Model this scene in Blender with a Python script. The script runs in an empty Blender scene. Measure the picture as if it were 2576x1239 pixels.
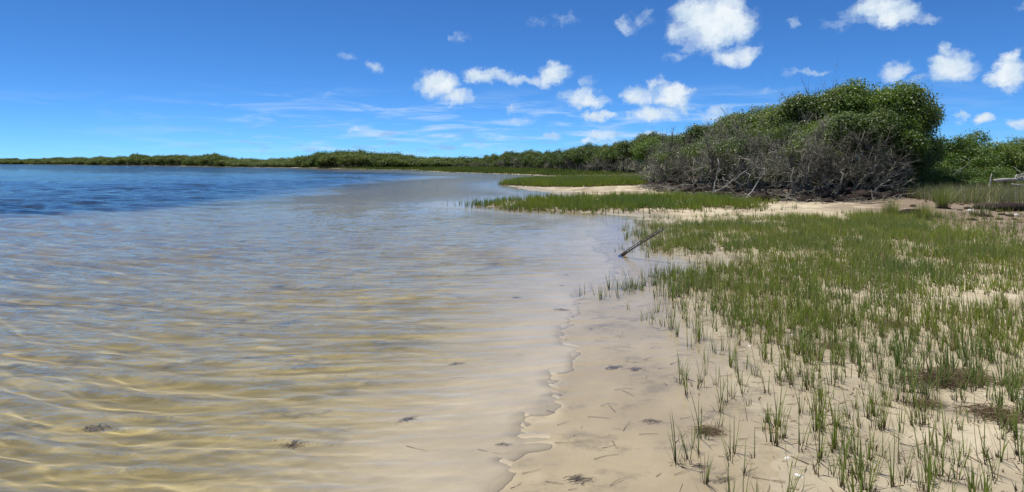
import bpy, math, random
import numpy as np

R = math.radians
S = bpy.context.scene
COL = S.collection
rng = np.random.default_rng(7)
random.seed(7)

# ------------------------------------------------------------------ camera
EYE = 1.6
cam = bpy.data.cameras.new('camera')
cam.sensor_width = 36.0
cam.lens = 36.0 * 610.0 / 1024.0
cam.shift_y = -0.0817
cam.clip_start = 0.05
cam.clip_end = 12000
co = bpy.data.objects.new('camera', cam)
co.location = (0, 0, EYE)
co.rotation_euler = (R(90), 0, 0)
COL.objects.link(co)
S.camera = co

# ------------------------------------------------------------------ light
SUN_EL = R(74)
SUN_H = (-0.62, 0.78)                      # where the sun stands, seen from above
sl = bpy.data.lights.new('sun', 'SUN')
sl.energy = 5.0
sl.angle = R(0.53)
sl.color = (1.0, 0.955, 0.88)
sl.cycles.is_caustics_light = True
so = bpy.data.objects.new('sun', sl)
so.rotation_euler = (R(90) - SUN_EL, 0, math.atan2(SUN_H[0], -SUN_H[1]) )
COL.objects.link(so)
SUN_AZ = math.atan2(SUN_H[0], SUN_H[1])

S.view_settings.view_transform = 'Standard'
S.view_settings.look = 'None'
S.view_settings.exposure = 0.18
S.view_settings.gamma = 1.0
S.view_settings.use_curve_mapping = False
S.render.engine = 'CYCLES'
S.cycles.use_denoising = True
S.cycles.max_bounces = 8
S.cycles.transparent_max_bounces = 12
S.cycles.sample_clamp_indirect = 6.0
S.cycles.caustics_reflective = False
S.cycles.caustics_refractive = True


class NT:
    """small helper to write node trees"""
    def __init__(self, tree):
        self.t = tree

    def n(self, kind, **kw):
        nd = self.t.nodes.new(kind)
        for k, v in kw.items():
            setattr(nd, k, v)
        return nd

    def link(self, a, b):
        self.t.links.new(a, b)

    def put(self, sock, v):
        if isinstance(v, bpy.types.NodeSocket):
            self.t.links.new(v, sock)
        else:
            sock.default_value = v

    def math(self, op, a, b=0.0, c=0.0, clamp=False):
        nd = self.n('ShaderNodeMath', operation=op, use_clamp=clamp)
        self.put(nd.inputs[0], a); self.put(nd.inputs[1], b); self.put(nd.inputs[2], c)
        return nd.outputs[0]

    def vmath(self, op, a, b=None, c=None):
        nd = self.n('ShaderNodeVectorMath', operation=op)
        self.put(nd.inputs[0], a)
        if b is not None: self.put(nd.inputs[1], b)
        if c is not None: self.put(nd.inputs[2], c)
        return nd.outputs['Value'] if op in ('DOT_PRODUCT', 'LENGTH') else nd.outputs[0]

    def noise(self, vec, scale, detail=4.0, rough=0.55, lac=2.0, dist=0.0, out='Fac'):
        nd = self.n('ShaderNodeTexNoise')
        self.put(nd.inputs['Vector'], vec)
        nd.inputs['Scale'].default_value = scale
        nd.inputs['Detail'].default_value = detail
        nd.inputs['Roughness'].default_value = rough
        nd.inputs['Lacunarity'].default_value = lac
        nd.inputs['Distortion'].default_value = dist
        return nd.outputs[out]

    def ramp(self, fac, lo, hi, a=0.0, b=1.0, smooth=True):
        nd = self.n('ShaderNodeMapRange', interpolation_type='SMOOTHSTEP' if smooth else 'LINEAR')
        self.put(nd.inputs['Value'], fac)
        self.put(nd.inputs['From Min'], lo); self.put(nd.inputs['From Max'], hi)
        self.put(nd.inputs['To Min'], a); self.put(nd.inputs['To Max'], b)
        return nd.outputs['Result']

    def mix(self, fac, a, b, blend='MIX'):
        nd = self.n('ShaderNodeMix', data_type='RGBA', blend_type=blend)
        self.put(nd.inputs['Factor'], fac)
        for s, v in ((nd.inputs['A'], a), (nd.inputs['B'], b)):
            pass
        A = [i for i in nd.inputs if i.name == 'A' and i.type == 'RGBA'][0]
        B = [i for i in nd.inputs if i.name == 'B' and i.type == 'RGBA'][0]
        self.put(A, a if isinstance(a, bpy.types.NodeSocket) else (*a, 1.0))
        self.put(B, b if isinstance(b, bpy.types.NodeSocket) else (*b, 1.0))
        return [o for o in nd.outputs if o.type == 'RGBA'][0]

    def attr(self, name):
        nd = self.n('ShaderNodeAttribute', attribute_name=name)
        return nd.outputs['Fac']

    def mapping(self, vec, scale=(1, 1, 1), rot=(0, 0, 0), loc=(0, 0, 0)):
        nd = self.n('ShaderNodeMapping')
        self.put(nd.inputs['Vector'], vec)
        nd.inputs['Scale'].default_value = scale
        nd.inputs['Rotation'].default_value = rot
        nd.inputs['Location'].default_value = loc
        return nd.outputs[0]


# ------------------------------------------------------------------ sky
F = 1534.6                                  # focal length of the photograph's 2576 pixel wide copy
HZ = 409.0
CX = 1288.0


def sky_world():
    w = bpy.data.worlds.new('World')
    S.world = w
    w.use_nodes = True
    w.cycles.sampling_method = 'MANUAL'
    w.cycles.sample_map_resolution = 256
    t = w.node_tree
    for nd in list(t.nodes):
        t.nodes.remove(nd)
    k = NT(t)
    out = k.n('ShaderNodeOutputWorld')
    bg = k.n('ShaderNodeBackground')
    sky = k.n('ShaderNodeTexSky', sky_type='NISHITA')
    sky.sun_disc = False
    sky.sun_elevation = SUN_EL
    sky.sun_rotation = SUN_AZ
    sky.altitude = 0
    sky.air_density = 0.5
    sky.dust_density = 0.0
    sky.ozone_density = 6.0
    hs = k.n('ShaderNodeHueSaturation')
    hs.inputs['Saturation'].default_value = SKY_SAT
    hs.inputs['Value'].default_value = SKY_VAL
    tinted = k.mix(1.0, sky.outputs[0], SKY_TINT, 'MULTIPLY')
    k.link(tinted, hs.inputs['Color'])
    tint = hs.outputs[0]
    tc = k.n('ShaderNodeTexCoord')
    d = k.vmath('NORMALIZE', tc.outputs['Generated'])
    sx = k.n('ShaderNodeSeparateXYZ'); k.link(d, sx.inputs[0])
    az = k.math('ARCTAN2', sx.outputs['X'], sx.outputs['Y'])
    hl = k.math('SQRT', k.math('ADD', k.math('MULTIPLY', sx.outputs['X'], sx.outputs['X']),
                               k.math('MULTIPLY', sx.outputs['Y'], sx.outputs['Y'])))
    te = k.math('DIVIDE', sx.outputs['Z'], k.math('MAXIMUM', hl, 0.02))
    cb = k.n('ShaderNodeCombineXYZ')
    k.link(az, cb.inputs[0]); k.link(te, cb.inputs[1])
    p = cb.outputs[0]
    # uneven edges: bend the coordinates with noise
    w1 = k.vmath('SUBTRACT', k.noise(p, 9.0, 3.0, 0.6, out='Color'), (0.5, 0.5, 0.5))
    w2 = k.vmath('SUBTRACT', k.noise(p, 42.0, 6.0, 0.68, out='Color'), (0.5, 0.5, 0.5))
    pw = k.vmath('MULTIPLY_ADD', w1, (0.060, 0.034, 0.0), p)
    pw = k.vmath('MULTIPLY_ADD', w2, (0.034, 0.030, 0.0), pw)
    blobs = CLOUDS
    acc = None
    for (bx, by, rx, ry, s) in blobs:
        u, v = (bx - CX) / F, (HZ - by) / F
        a, e = math.atan(u), v / math.sqrt(1 + u * u)
        ra = rx / F / (1 + u * u) * 1.38
        re = ry / F / math.sqrt(1 + u * u) * 1.38
        q = k.vmath('MULTIPLY_ADD', pw, (1 / ra, 1 / re, 0), (-a / ra, -e / re, 0))
        dd = k.vmath('DOT_PRODUCT', q, q)
        f = k.math('MULTIPLY_ADD', dd, -s, s)
        acc = f if acc is None else k.math('SMOOTH_MAX', acc, f, 0.22)
    # elsewhere in the sky: unseen fair weather clouds, cover raised to whiten water reflections
    out_az = k.ramp(k.math('ABSOLUTE', az), 0.80, 1.0)
    out_te = k.ramp(te, 0.40, 0.55)
    outside = k.math('MAXIMUM', out_az, out_te)
    sp = k.mapping(d, scale=(1, 1, 2.2))
    gen = k.math('MULTIPLY', k.math('SUBTRACT', k.noise(sp, 5.0, 4.0, 0.55), 0.525), 6.0)
    gen = k.math('SUBTRACT', gen, k.math('MULTIPLY', k.math('SUBTRACT', 1.0, outside), 6.0))
    fld = k.math('MAXIMUM', acc, gen)
    fine = k.noise(pw, 26.0, 8.0, 0.64)
    fine2 = k.noise(k.vmath('ADD', pw, (0.003, -0.008, 0.0)), 26.0, 5.0, 0.60)
    body = k.math('MULTIPLY_ADD', k.math('SUBTRACT', fine, 0.53), 2.6, fld)
    dens = k.ramp(body, -0.10, 1.0)
    dens = k.math('MULTIPLY', dens, k.ramp(fld, -0.3, 0.25))
    above = k.ramp(te, -0.005, 0.012)
    dens = k.math('MULTIPLY', dens, above)
    # brighter where the billow faces up, greyer underneath
    relief = k.math('MULTIPLY_ADD', k.math('SUBTRACT', fine2, fine), 2.4, 0.38)
    relief = k.math('MULTIPLY_ADD', k.ramp(body, 0.3, 1.7), 0.55, relief, clamp=True)
    ccol = k.mix(relief, (4.6, 6.4, 8.2), (9.3, 9.7, 10.0))
    # thin high streaks low over the far shore
    cp = k.mapping(p, scale=(2.6, 22.0, 1.0), rot=(0, 0, R(-3)))
    st = k.noise(cp, 3.2, 5.0, 0.6, dist=0.6)
    band = k.math('MULTIPLY', k.ramp(te, 0.0, 0.03), k.ramp(te, 0.13, 0.06))
    bandx = k.math('MULTIPLY', k.ramp(az, -0.62, -0.2), k.ramp(az, 0.7, 0.3))
    stv = k.math('MULTIPLY', k.ramp(st, 0.45, 0.72), k.math('MULTIPLY', band, k.math('MULTIPLY_ADD', bandx, 0.85, 0.15)))
    stv = k.math('MULTIPLY', stv, 0.75)
    # small grey fragments near the horizon
    gp = k.mapping(p, scale=(9.0, 30.0, 1.0))
    gn = k.noise(gp, 2.4, 5.0, 0.6)
    gv = k.math('MULTIPLY', k.ramp(gn, 0.52, 0.66), k.math('MULTIPLY', k.ramp(te, 0.004, 0.012), k.ramp(te, 0.075, 0.03)))
    gv = k.math('MULTIPLY', gv, k.math('MULTIPLY_ADD', bandx, 0.55, 0.05))
    c0 = k.mix(stv, tint, (6.0, 7.6, 9.6))
    c0 = k.mix(gv, c0, (3.0, 4.6, 7.6))
    c1 = k.mix(dens, c0, ccol)
    k.link(c1, bg.inputs['Color'])
    bg.inputs['Strength'].default_value = SKY_STR
    k.link(bg.outputs[0], out.inputs['Surface'])


SKY_STR = 0.089
SKY_SAT = 1.0
SKY_VAL = 1.0
SKY_TINT = (0.56, 1.05, 1.43)
CLOUDS = [
    (1790, 60, 92, 62, 1.25), (1722, 28, 42, 24, .55), (1838, 12, 40, 30, 1.0), (1848, 145, 66, 24, .95),
    (2110, 45, 48, 20, .5), (2205, 15, 68, 36, .85), (2262, 35, 66, 28, 1.0), (2330, 42, 48, 14, .5),
    (1998, 55, 15, 15, .6), (2398, 168, 52, 36, 1.2), (2385, 124, 20, 18, .8), (2247, 183, 38, 22, .75),
    (2322, 203, 34, 10, .6), (2540, 182, 52, 30, 1.1), (2548, 138, 28, 20, .8), (2465, 303, 30, 13, 1.0),
    (2565, 313, 26, 13, .9), (2405, 292, 10, 12, .5), (1102, 218, 46, 28, 1.2), (1152, 246, 34, 17, 1.0),
    (1075, 190, 20, 12, .4), (1228, 193, 54, 19, .8), (1312, 205, 62, 13, .75), (1395, 190, 36, 27, .95),
    (1388, 158, 14, 12, .6), (1458, 248, 42, 22, .85), (1492, 260, 36, 16, .95), (1465, 210, 18, 16, .5),
    (1502, 296, 34, 11, .85), (1608, 238, 42, 26, .95), (1692, 238, 46, 26, 1.0), (1650, 205, 30, 15, .65),
    (1642, 286, 50, 15, .95), (1720, 272, 40, 10, .35), (1520, 336, 36, 12, .8), (1468, 350, 20, 9, .8),
    (1575, 292, 22, 9, .4), (1158, 92, 22, 10, .5), (950, 173, 22, 10, .55), (900, 325, 16, 8, .5),
    (1377, 340, 22, 9, .6), (1320, 303, 42, 11, .5), (1290, 276, 20, 10, .55), (1390, 50, 50, 16, .3),
    (1578, 60, 20, 18, .4), (1618, 36, 24, 16, .3), (1920, 240, 30, 10, .35), (1805, 285, 40, 18, .5),
    (2030, 185, 62, 6, .3), (1635, 340, 30, 8, .7), (1715, 335, 30, 9, .5), (1240, 345, 28, 7, .4),
    (1700, 150, 28, 9, .35), (2570, 8, 14, 12, .4), (870, 145, 22, 8, .22), (815, 243, 26, 6, .22),
]
sky_world()


# ------------------------------------------------------------------ numeric noise
def _hash(ix, iy, seed):
    h = (ix.astype(np.int64) * 374761393 + iy.astype(np.int64) * 668265263 + seed * 1442695041) & 0x7fffffff
    h = ((h ^ (h >> 13)) * 1274126177) & 0x7fffffff
    h = h ^ (h >> 16)
    return (h & 0xffff) / 65535.0


def vnoise(x, y, seed=0):
    x = np.asarray(x, float); y = np.asarray(y, float)
    ix, iy = np.floor(x), np.floor(y)
    fx, fy = x - ix, y - iy
    fx = fx * fx * (3 - 2 * fx); fy = fy * fy * (3 - 2 * fy)
    a = _hash(ix, iy, seed); b = _hash(ix + 1, iy, seed)
    c = _hash(ix, iy + 1, seed); d = _hash(ix + 1, iy + 1, seed)
    return (a + (b - a) * fx) * (1 - fy) + (c + (d - c) * fx) * fy


def fbm(x, y, seed=0, octv=4):
    s = 0.0; a = 0.5; n = 0.0
    for i in range(octv):
        s = s + a * vnoise(x * 2 ** i + 17.3 * i, y * 2 ** i - 9.1 * i, seed + i)
        n += a; a *= 0.5
    return s / n


def sstep(a, b, x):
    t = np.clip((np.asarray(x, float) - a) / (b - a), 0, 1)
    return t * t * (3 - 2 * t)


# ------------------------------------------------------------------ plan of the place, metres
def ground_at(px, py):
    """the spot on the flat ground seen at a place of the photograph"""
    Y = EYE * F / (py - HZ)
    return ((px - CX) / F * Y, Y)


SHORE = [(0.6, -200), (0.75, 0.0), (1.05, 2.4), (1.18, 2.96), (1.35, 3.55), (1.57, 4.15), (1.78, 5.0), (1.88, 6.2), (2.0, 7.4), (2.75, 8.7), (3.0, 10.0),
         (2.7, 11.6), (3.3, 14.4), (3.6, 16.3), (3.3, 18.0), (1.5, 20.3), (-0.6, 22.4), (-1.2, 23.6), (0.4, 27.0), (2.3, 29.6),
         (1.8, 32.3), (1.0, 35.6), (0.0, 40), (-0.5, 44), (0.8, 53), (5.2, 63), (2.5, 76), (-4.5, 87), (-10.5, 96), (-14.5, 107),
         (-19, 115), (-16, 124), (-23, 127), (-31.7, 136), (-45, 158), (-95, 213), (-210, 327), (-457, 545), (-1000, 850), (-4000, 2000)]
LAND = SHORE + [(-4000, 6000), (6000, 6000), (6000, -200)]
DROP = [(-400, -60), (-60, 6), (-30, 12.5), (-14, 16.6), (-10, 21), (-9.6, 35), (-9.0, 60), (-9.5, 80), (-18, 98), (-30, 112), (-46, 140),
        (-96, 200), (-212, 312), (-460, 528), (-1000, 830), (-4000, 1900)]
DEEP = DROP + [(-4000, -60)]
THICKET = [(8.6, 37.5), (8.3, 31), (9.2, 26.2), (9.9, 23.2), (12.0, 22.6), (14.6, 24.6), (17.4, 26.5), (21, 30), (60, 40), (60, 200), (20, 75), (13, 62), (12, 50)]
BACKLAND = [(17, 70), (12, 92), (6, 120), (-3, 152), (-25, 160), (-60, 186), (-110, 236), (-230, 352), (-520, 600), (-4000, 2150), (-4000, 6000), (6000, 6000), (6000, 70)]


def inside(poly, x, y):
    r = np.zeros(np.shape(x), bool)
    n = len(poly)
    for i in range(n):
        x1, y1 = poly[i]; x2, y2 = poly[(i + 1) % n]
        if y1 == y2:
            continue
        c = ((y1 > y) != (y2 > y)) & (x < (x2 - x1) * (y - y1) / (y2 - y1) + x1)
        r ^= c
    return r


def sdist(poly, x, y, closed=True):
    d = np.full(np.shape(x), 1e9)
    n = len(poly)
    for i in range(n if closed else n - 1):
        ax, ay = poly[i]; bx, by = poly[(i + 1) % n]
        vx, vy = bx - ax, by - ay
        L = vx * vx + vy * vy + 1e-9
        t = np.clip(((x - ax) * vx + (y - ay) * vy) / L, 0, 1)
        d = np.minimum(d, np.hypot(x - ax - t * vx, y - ay - t * vy))
    return d


def signed(poly, x, y):
    d = sdist(poly, x, y)
    return np.where(inside(poly, x, y), d, -d)


def shore_sd(x, y):
    r = np.hypot(x, y)
    wob = (fbm(x * 0.9, y * 0.9, 3, 3) - 0.5) * np.clip(r * 0.06, 0.12, 1.3)
    d = sdist(LAND, x, y)
    return np.where(inside(LAND, x, y), d, -d) + wob


def deep_sd(x, y):
    wob = (fbm(x * 0.35, y * 0.35, 5, 4) - 0.5) * 3.2
    return signed(DEEP, x, y) + wob


def height(x, y, full=False):
    x = np.asarray(x, float); y = np.asarray(y, float)
    sd = shore_sd(x, y)
    dp = deep_sd(x, y)
    th = signed(THICKET, x, y)
    bk = signed(BACKLAND, x, y)
    r = np.hypot(x, y)
    land = 0.022 * np.clip(sd, 0, 5) + 0.010 * np.clip(sd - 5, 0, 16)
    land = np.where(sd > 0, land, 0)
    bed = np.where(sd < 0, 0.042 * np.clip(-sd, 0, 1.2) + 0.050 * np.clip(-sd - 1.2, 0, 14), 0)
    bed = np.minimum(bed, 0.45) + 1.5 * sstep(-1.0, 6, dp)
    z = land - bed
    thn = th + (fbm(x * 1.4, y * 1.4, 11, 3) - 0.5) * 1.6
    bank = sstep(0, 0.55, thn)
    lump = fbm(x * 3.2, y * 3.2, 13, 3)
    edge = np.exp(-(np.clip(thn - 0.5, -3, 3) / 0.9) ** 2)
    z = z + bank * 0.22 + edge * bank * 0.20 * (lump - 0.35)
    z = z + 0.35 * sstep(1, 8, th) + 0.5 * sstep(0, 12, bk)
    micro = (fbm(x * 2.1, y * 2.1, 21, 4) - 0.5) * 0.035 + (fbm(x * 9, y * 9, 23, 2) - 0.5) * 0.012
    z = z + micro * sstep(-0.4, 1.0, sd) * np.clip(1.2 - r / 60, 0.2, 1) + micro * 0.35 * (sd <= -0.4)
    if full:
        return z, sd, dp, thn, bk
    return z


def gz(x, y):
    return float(height(np.array([x]), np.array([y]))[0])


# ------------------------------------------------------------------ mesh helpers
def mesh_from(name, V, faces, smooth=False, attrs=None):
    """V (n,3); faces: list of int arrays (m,3) or (m,4)"""
    me = bpy.data.meshes.new(name)
    V = np.asarray(V, np.float32)
    fl = [np.asarray(f, np.int32) for f in faces if len(f)]
    loops = np.concatenate([f.ravel() for f in fl])
    tot = np.concatenate([np.full(len(f), f.shape[1], np.int32) for f in fl])
    start = np.concatenate([[0], np.cumsum(tot)[:-1]]).astype(np.int32)
    me.vertices.add(len(V)); me.vertices.foreach_set('co', V.ravel())
    me.loops.add(len(loops)); me.loops.foreach_set('vertex_index', loops)
    me.polygons.add(len(tot)); me.polygons.foreach_set('loop_start', start); me.polygons.foreach_set('loop_total', tot)
    if smooth:
        me.polygons.foreach_set('use_smooth', np.ones(len(tot), bool))
    for k, a in (attrs or {}).items():
        at = me.attributes.new(k, 'FLOAT', 'POINT')
        at.data.foreach_set('value', np.asarray(a, np.float32).ravel())
    me.update(calc_edges=True)
    return me


def obj(name, me, mat=None, parent=None, loc=None):
    o = bpy.data.objects.new(name, me)
    COL.objects.link(o)
    if name in ('weed_tuft', 'dead_stems', 'blades', 'stubs', 'rail', 'rung', 'crusted_foot', 'marsh_grass', 'near_marsh_grass', 'spit_marsh_grass'):
        o.cycles.is_caustics_receiver = True
    if mat is not None and me is not None and not me.materials:
        me.materials.append(mat)
    if parent is not None:
        o.parent = parent
    if loc is not None:
        o.location = loc
    return o


def tag(o, label=None, cat=None, group=None, kind=None):
    if label: o['label'] = label
    if cat: o['category'] = cat
    if group: o['group'] = group
    if kind: o['kind'] = kind
    return o


def thing(name, label, cat, loc, rz=0.0, group=None, scale=(1, 1, 1)):
    o = bpy.data.objects.new(name, None)
    o.empty_display_size = 0.2
    COL.objects.link(o)
    o.location = loc
    o.rotation_euler = (0, 0, rz)
    o.scale = scale
    return tag(o, label, cat, group)


class Tubes:
    """collects tapered tubes along polylines"""
    def __init__(self):
        self.V = []; self.Q = []; self.T = []; self.n = 0; self.t = []

    def add(self, pts, rad, sides=5, tval=None):
        pts = np.asarray(pts, float)
        m = len(pts)
        rad = np.broadcast_to(np.asarray(rad, float), (m,))
        tg = np.gradient(pts, axis=0)
        tg /= np.linalg.norm(tg, axis=1, keepdims=True) + 1e-9
        ref = np.array([0.31, 0.17, 0.93]) if abs(tg[0][2]) < 0.9 else np.array([0.93, 0.3, 0.1])
        u = np.cross(tg, ref); u /= np.linalg.norm(u, axis=1, keepdims=True) + 1e-9
        v = np.cross(tg, u)
        a = np.arange(sides) / sides * 2 * np.pi
        ring = pts[:, None, :] + rad[:, None, None] * (np.cos(a)[None, :, None] * u[:, None, :] + np.sin(a)[None, :, None] * v[:, None, :])
        self.V.append(ring.reshape(-1, 3))
        self.t.append(np.full(m * sides, random.random() if tval is None else tval))
        i = np.arange(m - 1)[:, None] * sides + self.n
        j = np.arange(sides)[None, :]
        j2 = (j + 1) % sides
        q = np.stack([i + j, i + j2, i + sides + j2, i + sides + j], -1).reshape(-1, 4)
        self.Q.append(q)
        e = self.n + (m - 1) * sides
        for kk in range(1, sides - 1):
            self.T.append((e, e + kk, e + kk + 1))
            self.T.append((self.n, self.n + kk + 1, self.n + kk))
        self.n += m * sides

    def mesh(self, name, smooth=True):
        return mesh_from(name, np.concatenate(self.V), [np.concatenate(self.Q), np.array(self.T)], smooth, {'rnd': np.concatenate(self.t)})


def bent(a, b, n=4, wob=0.1, r=None):
    r = r or rng
    a = np.asarray(a, float); b = np.asarray(b, float)
    t = np.linspace(0, 1, n)[:, None]
    L = np.linalg.norm(b - a)
    p = a + (b - a) * t
    off = r.normal(0, wob * L, (n, 3)) * (np.sin(t * np.pi) * 0.6 + 0.4)
    off[0] = 0
    return p + off


def blades(base, hgt, width, yaw, lean, bend, rnd, seg=3, dark=None):
    """grass blades as tapered strips; all arguments are arrays of one length"""
    n = len(hgt)
    ts = np.linspace(0, 1, seg + 1)
    dx, dy = np.cos(yaw), np.sin(yaw)
    sxv, syv = -dy, dx
    V = []; T = []; RN = []
    for t in ts[:-1]:
        o = lean * t + bend * t * t
        cx = base[:, 0] + dx * o * hgt; cy = base[:, 1] + dy * o * hgt
        cz = base[:, 2] + hgt * t * np.sqrt(np.clip(1 - 0.35 * o * o, 0.2, 1))
        w = width * (1 - 0.55 * t) * 0.5
        V.append(np.stack([cx - sxv * w, cy - syv * w, cz], 1)); V.append(np.stack([cx + sxv * w, cy + syv * w, cz], 1))
        T += [np.full(n, t)] * 2
    o = lean + bend
    V.append(np.stack([base[:, 0] + dx * o * hgt, base[:, 1] + dy * o * hgt, base[:, 2] + hgt * np.sqrt(np.clip(1 - 0.35 * o * o, 0.2, 1))], 1))
    T.append(np.ones(n))
    k = 2 * seg + 1
    V = np.stack(V, 1).reshape(-1, 3)
    T = np.stack(T, 1).ravel()
    RN = np.repeat(rnd, k)
    b0 = np.arange(n)[:, None] * k
    Q = []
    for s in range(seg - 1):
        Q.append(b0 + np.array([[2 * s, 2 * s + 1, 2 * s + 3, 2 * s + 2]]))
    Q = np.concatenate(Q) if Q else np.zeros((0, 4), int)
    Tr = b0 + np.array([[2 * seg - 2, 2 * seg - 1, 2 * seg]])
    return V, Q, Tr, T, RN


def leaf_cards(P, N, size, r, fold=0.25):
    """leaf shaped quads at P, facing roughly N"""
    n = len(P)
    N = N / (np.linalg.norm(N, axis=1, keepdims=True) + 1e-9)
    ref = r.normal(size=(n, 3))
    u = np.cross(N, ref); u /= np.linalg.norm(u, axis=1, keepdims=True) + 1e-9
    v = np.cross(N, u)
    s = size * r.uniform(0.65, 1.3, n)[:, None]
    a = P - u * s * 0.5
    b = P + v * s * 0.30 + N * s * fold * 0.3
    c = P + u * s * 0.5
    d = P - v * s * 0.30 + N * s * fold * 0.3
    V = np.stack([a, b, c, d], 1).reshape(-1, 3)
    Q = np.arange(n)[:, None] * 4 + np.array([[0, 1, 2, 3]])
    return V, Q


# ------------------------------------------------------------------ materials
def new_mat(name):
    m = bpy.data.materials.new(name)
    m.use_nodes = True
    t = m.node_tree
    for nd in list(t.nodes):
        t.nodes.remove(nd)
    k = NT(t)
    k.out = k.n('ShaderNodeOutputMaterial')
    return m, k


def foliage_mat(name, cols, trans=0.25, gloss=0.35, scale=1.3, dry=None):
    m, k = new_mat(name)
    geo = k.n('ShaderNodeNewGeometry')
    oi = k.n('ShaderNodeObjectInfo')
    a = k.attr('rnd')
    big = k.noise(geo.outputs['Position'], scale, 3.0, 0.6)
    f = k.math('ADD', k.math('MULTIPLY', a, 0.55), k.math('MULTIPLY', big, 0.75))
    f = k.math('ADD', f, k.math('MULTIPLY', k.math('SUBTRACT', oi.outputs['Random'], 0.5), 0.35))
    c = k.mix(k.ramp(f, 0.25, 0.65), cols[0], cols[1])
    c = k.mix(k.ramp(f, 0.62, 0.98), c, cols[2])
    bs = k.n('ShaderNodeBsdfPrincipled')
    k.link(c, bs.inputs['Base Color'])
    bs.inputs['Roughness'].default_value = 0.5
    bs.inputs['Specular IOR Level'].default_value = gloss
    tr = k.n('ShaderNodeBsdfTranslucent')
    tc = k.mix(1.0, c, (1.1, 1.25, 0.6), 'MULTIPLY')
    k.link(tc, tr.inputs['Color'])
    mx = k.n('ShaderNodeMixShader')
    mx.inputs[0].default_value = trans
    k.link(bs.outputs[0], mx.inputs[1]); k.link(tr.outputs[0], mx.inputs[2])
    k.link(mx.outputs[0], k.out.inputs['Surface'])
    return m


def grass_mat(name, low, mid, tip, dead, deadshare=0.15, patch=0.5, trans=0.25, stem=0.22):
    m, k = new_mat(name)
    geo = k.n('ShaderNodeNewGeometry')
    t = k.attr('t'); rn = k.attr('rnd')
    pn = k.noise(geo.outputs['Position'], patch, 3.0, 0.6)
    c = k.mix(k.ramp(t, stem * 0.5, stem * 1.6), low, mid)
    c = k.mix(k.ramp(t, 0.55, 1.0), c, tip)
    hue = k.mix(k.ramp(pn, 0.35, 0.65), (0.82, 0.88, 1.0), (1.25, 1.12, 0.75))
    c = k.mix(1.0, c, hue, 'MULTIPLY')
    c = k.mix(k.ramp(rn, 1.0 - deadshare, 1.0 - deadshare * 0.7), c, dead)
    bs = k.n('ShaderNodeBsdfPrincipled')
    k.link(c, bs.inputs['Base Color'])
    bs.inputs['Roughness'].default_value = 0.55
    bs.inputs['Specular IOR Level'].default_value = 0.3
    tr = k.n('ShaderNodeBsdfTranslucent'); k.link(c, tr.inputs['Color'])
    mx = k.n('ShaderNodeMixShader'); mx.inputs[0].default_value = trans
    k.link(bs.outputs[0], mx.inputs[1]); k.link(tr.outputs[0], mx.inputs[2])
    k.link(mx.outputs[0], k.out.inputs['Surface'])
    return m


def rough_mat(name, c0, c1, scale=8.0, rough=0.85, bump=0.4, spec=0.2, obj_var=0.25, stretch=(1, 1, 1)):
    m, k = new_mat(name)
    tc = k.n('ShaderNodeTexCoord')
    v = k.mapping(tc.outputs['Object'], scale=stretch)
    oi = k.n('ShaderNodeObjectInfo')
    n1 = k.noise(v, scale, 6.0, 0.65)
    f = k.math('ADD', n1, k.math('MULTIPLY', k.math('SUBTRACT', oi.outputs['Random'], 0.5), obj_var))
    f = k.math('ADD', f, k.math('MULTIPLY', k.math('SUBTRACT', k.attr('rnd'), 0.5), 0.3))
    c = k.mix(k.ramp(f, 0.25, 0.75), c0, c1)
    bs = k.n('ShaderNodeBsdfPrincipled')
    k.link(c, bs.inputs['Base Color'])
    bs.inputs['Roughness'].default_value = rough
    bs.inputs['Specular IOR Level'].default_value = spec
    b = k.n('ShaderNodeBump'); b.inputs['Strength'].default_value = bump; b.inputs['Distance'].default_value = 0.02
    k.link(k.noise(v, scale * 3, 5.0, 0.7), b.inputs['Height'])
    k.link(b.outputs[0], bs.inputs['Normal'])
    k.link(bs.outputs[0], k.out.inputs['Surface'])
    return m


M_LEAF = foliage_mat('oak_leaves', [(0.048, 0.080, 0.020), (0.105, 0.150, 0.034), (0.205, 0.24, 0.065)], 0.32, 0.5)
M_LEAF_MID = foliage_mat('thicket_leaves', [(0.048, 0.078, 0.020), (0.092, 0.130, 0.030), (0.17, 0.195, 0.052)], 0.32, 0.3, 0.35)
M_LEAF_FAR = foliage_mat('far_leaves', [(0.065, 0.090, 0.026), (0.110, 0.145, 0.036), (0.17, 0.19, 0.055)], 0.3, 0.2, 0.08)
M_LEAF_YEL = foliage_mat('bush_leaves', [(0.050, 0.095, 0.015), (0.11, 0.17, 0.025), (0.22, 0.27, 0.05)], 0.32, 0.5, 0.9)
M_BARK = rough_mat('bark', (0.05, 0.04, 0.03), (0.16, 0.135, 0.11), 9.0)
M_GREY = rough_mat('dead_wood', (0.080, 0.074, 0.056), (0.31, 0.29, 0.23), 5.0, obj_var=0.3)
M_PALE = rough_mat('bleached_wood', (0.20, 0.18, 0.15), (0.50, 0.465, 0.41), 6.0, stretch=(1, 1, 1))
M_PEAT = rough_mat('peat', (0.018, 0.012, 0.009), (0.085, 0.055, 0.038), 7.0, bump=0.8)


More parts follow.
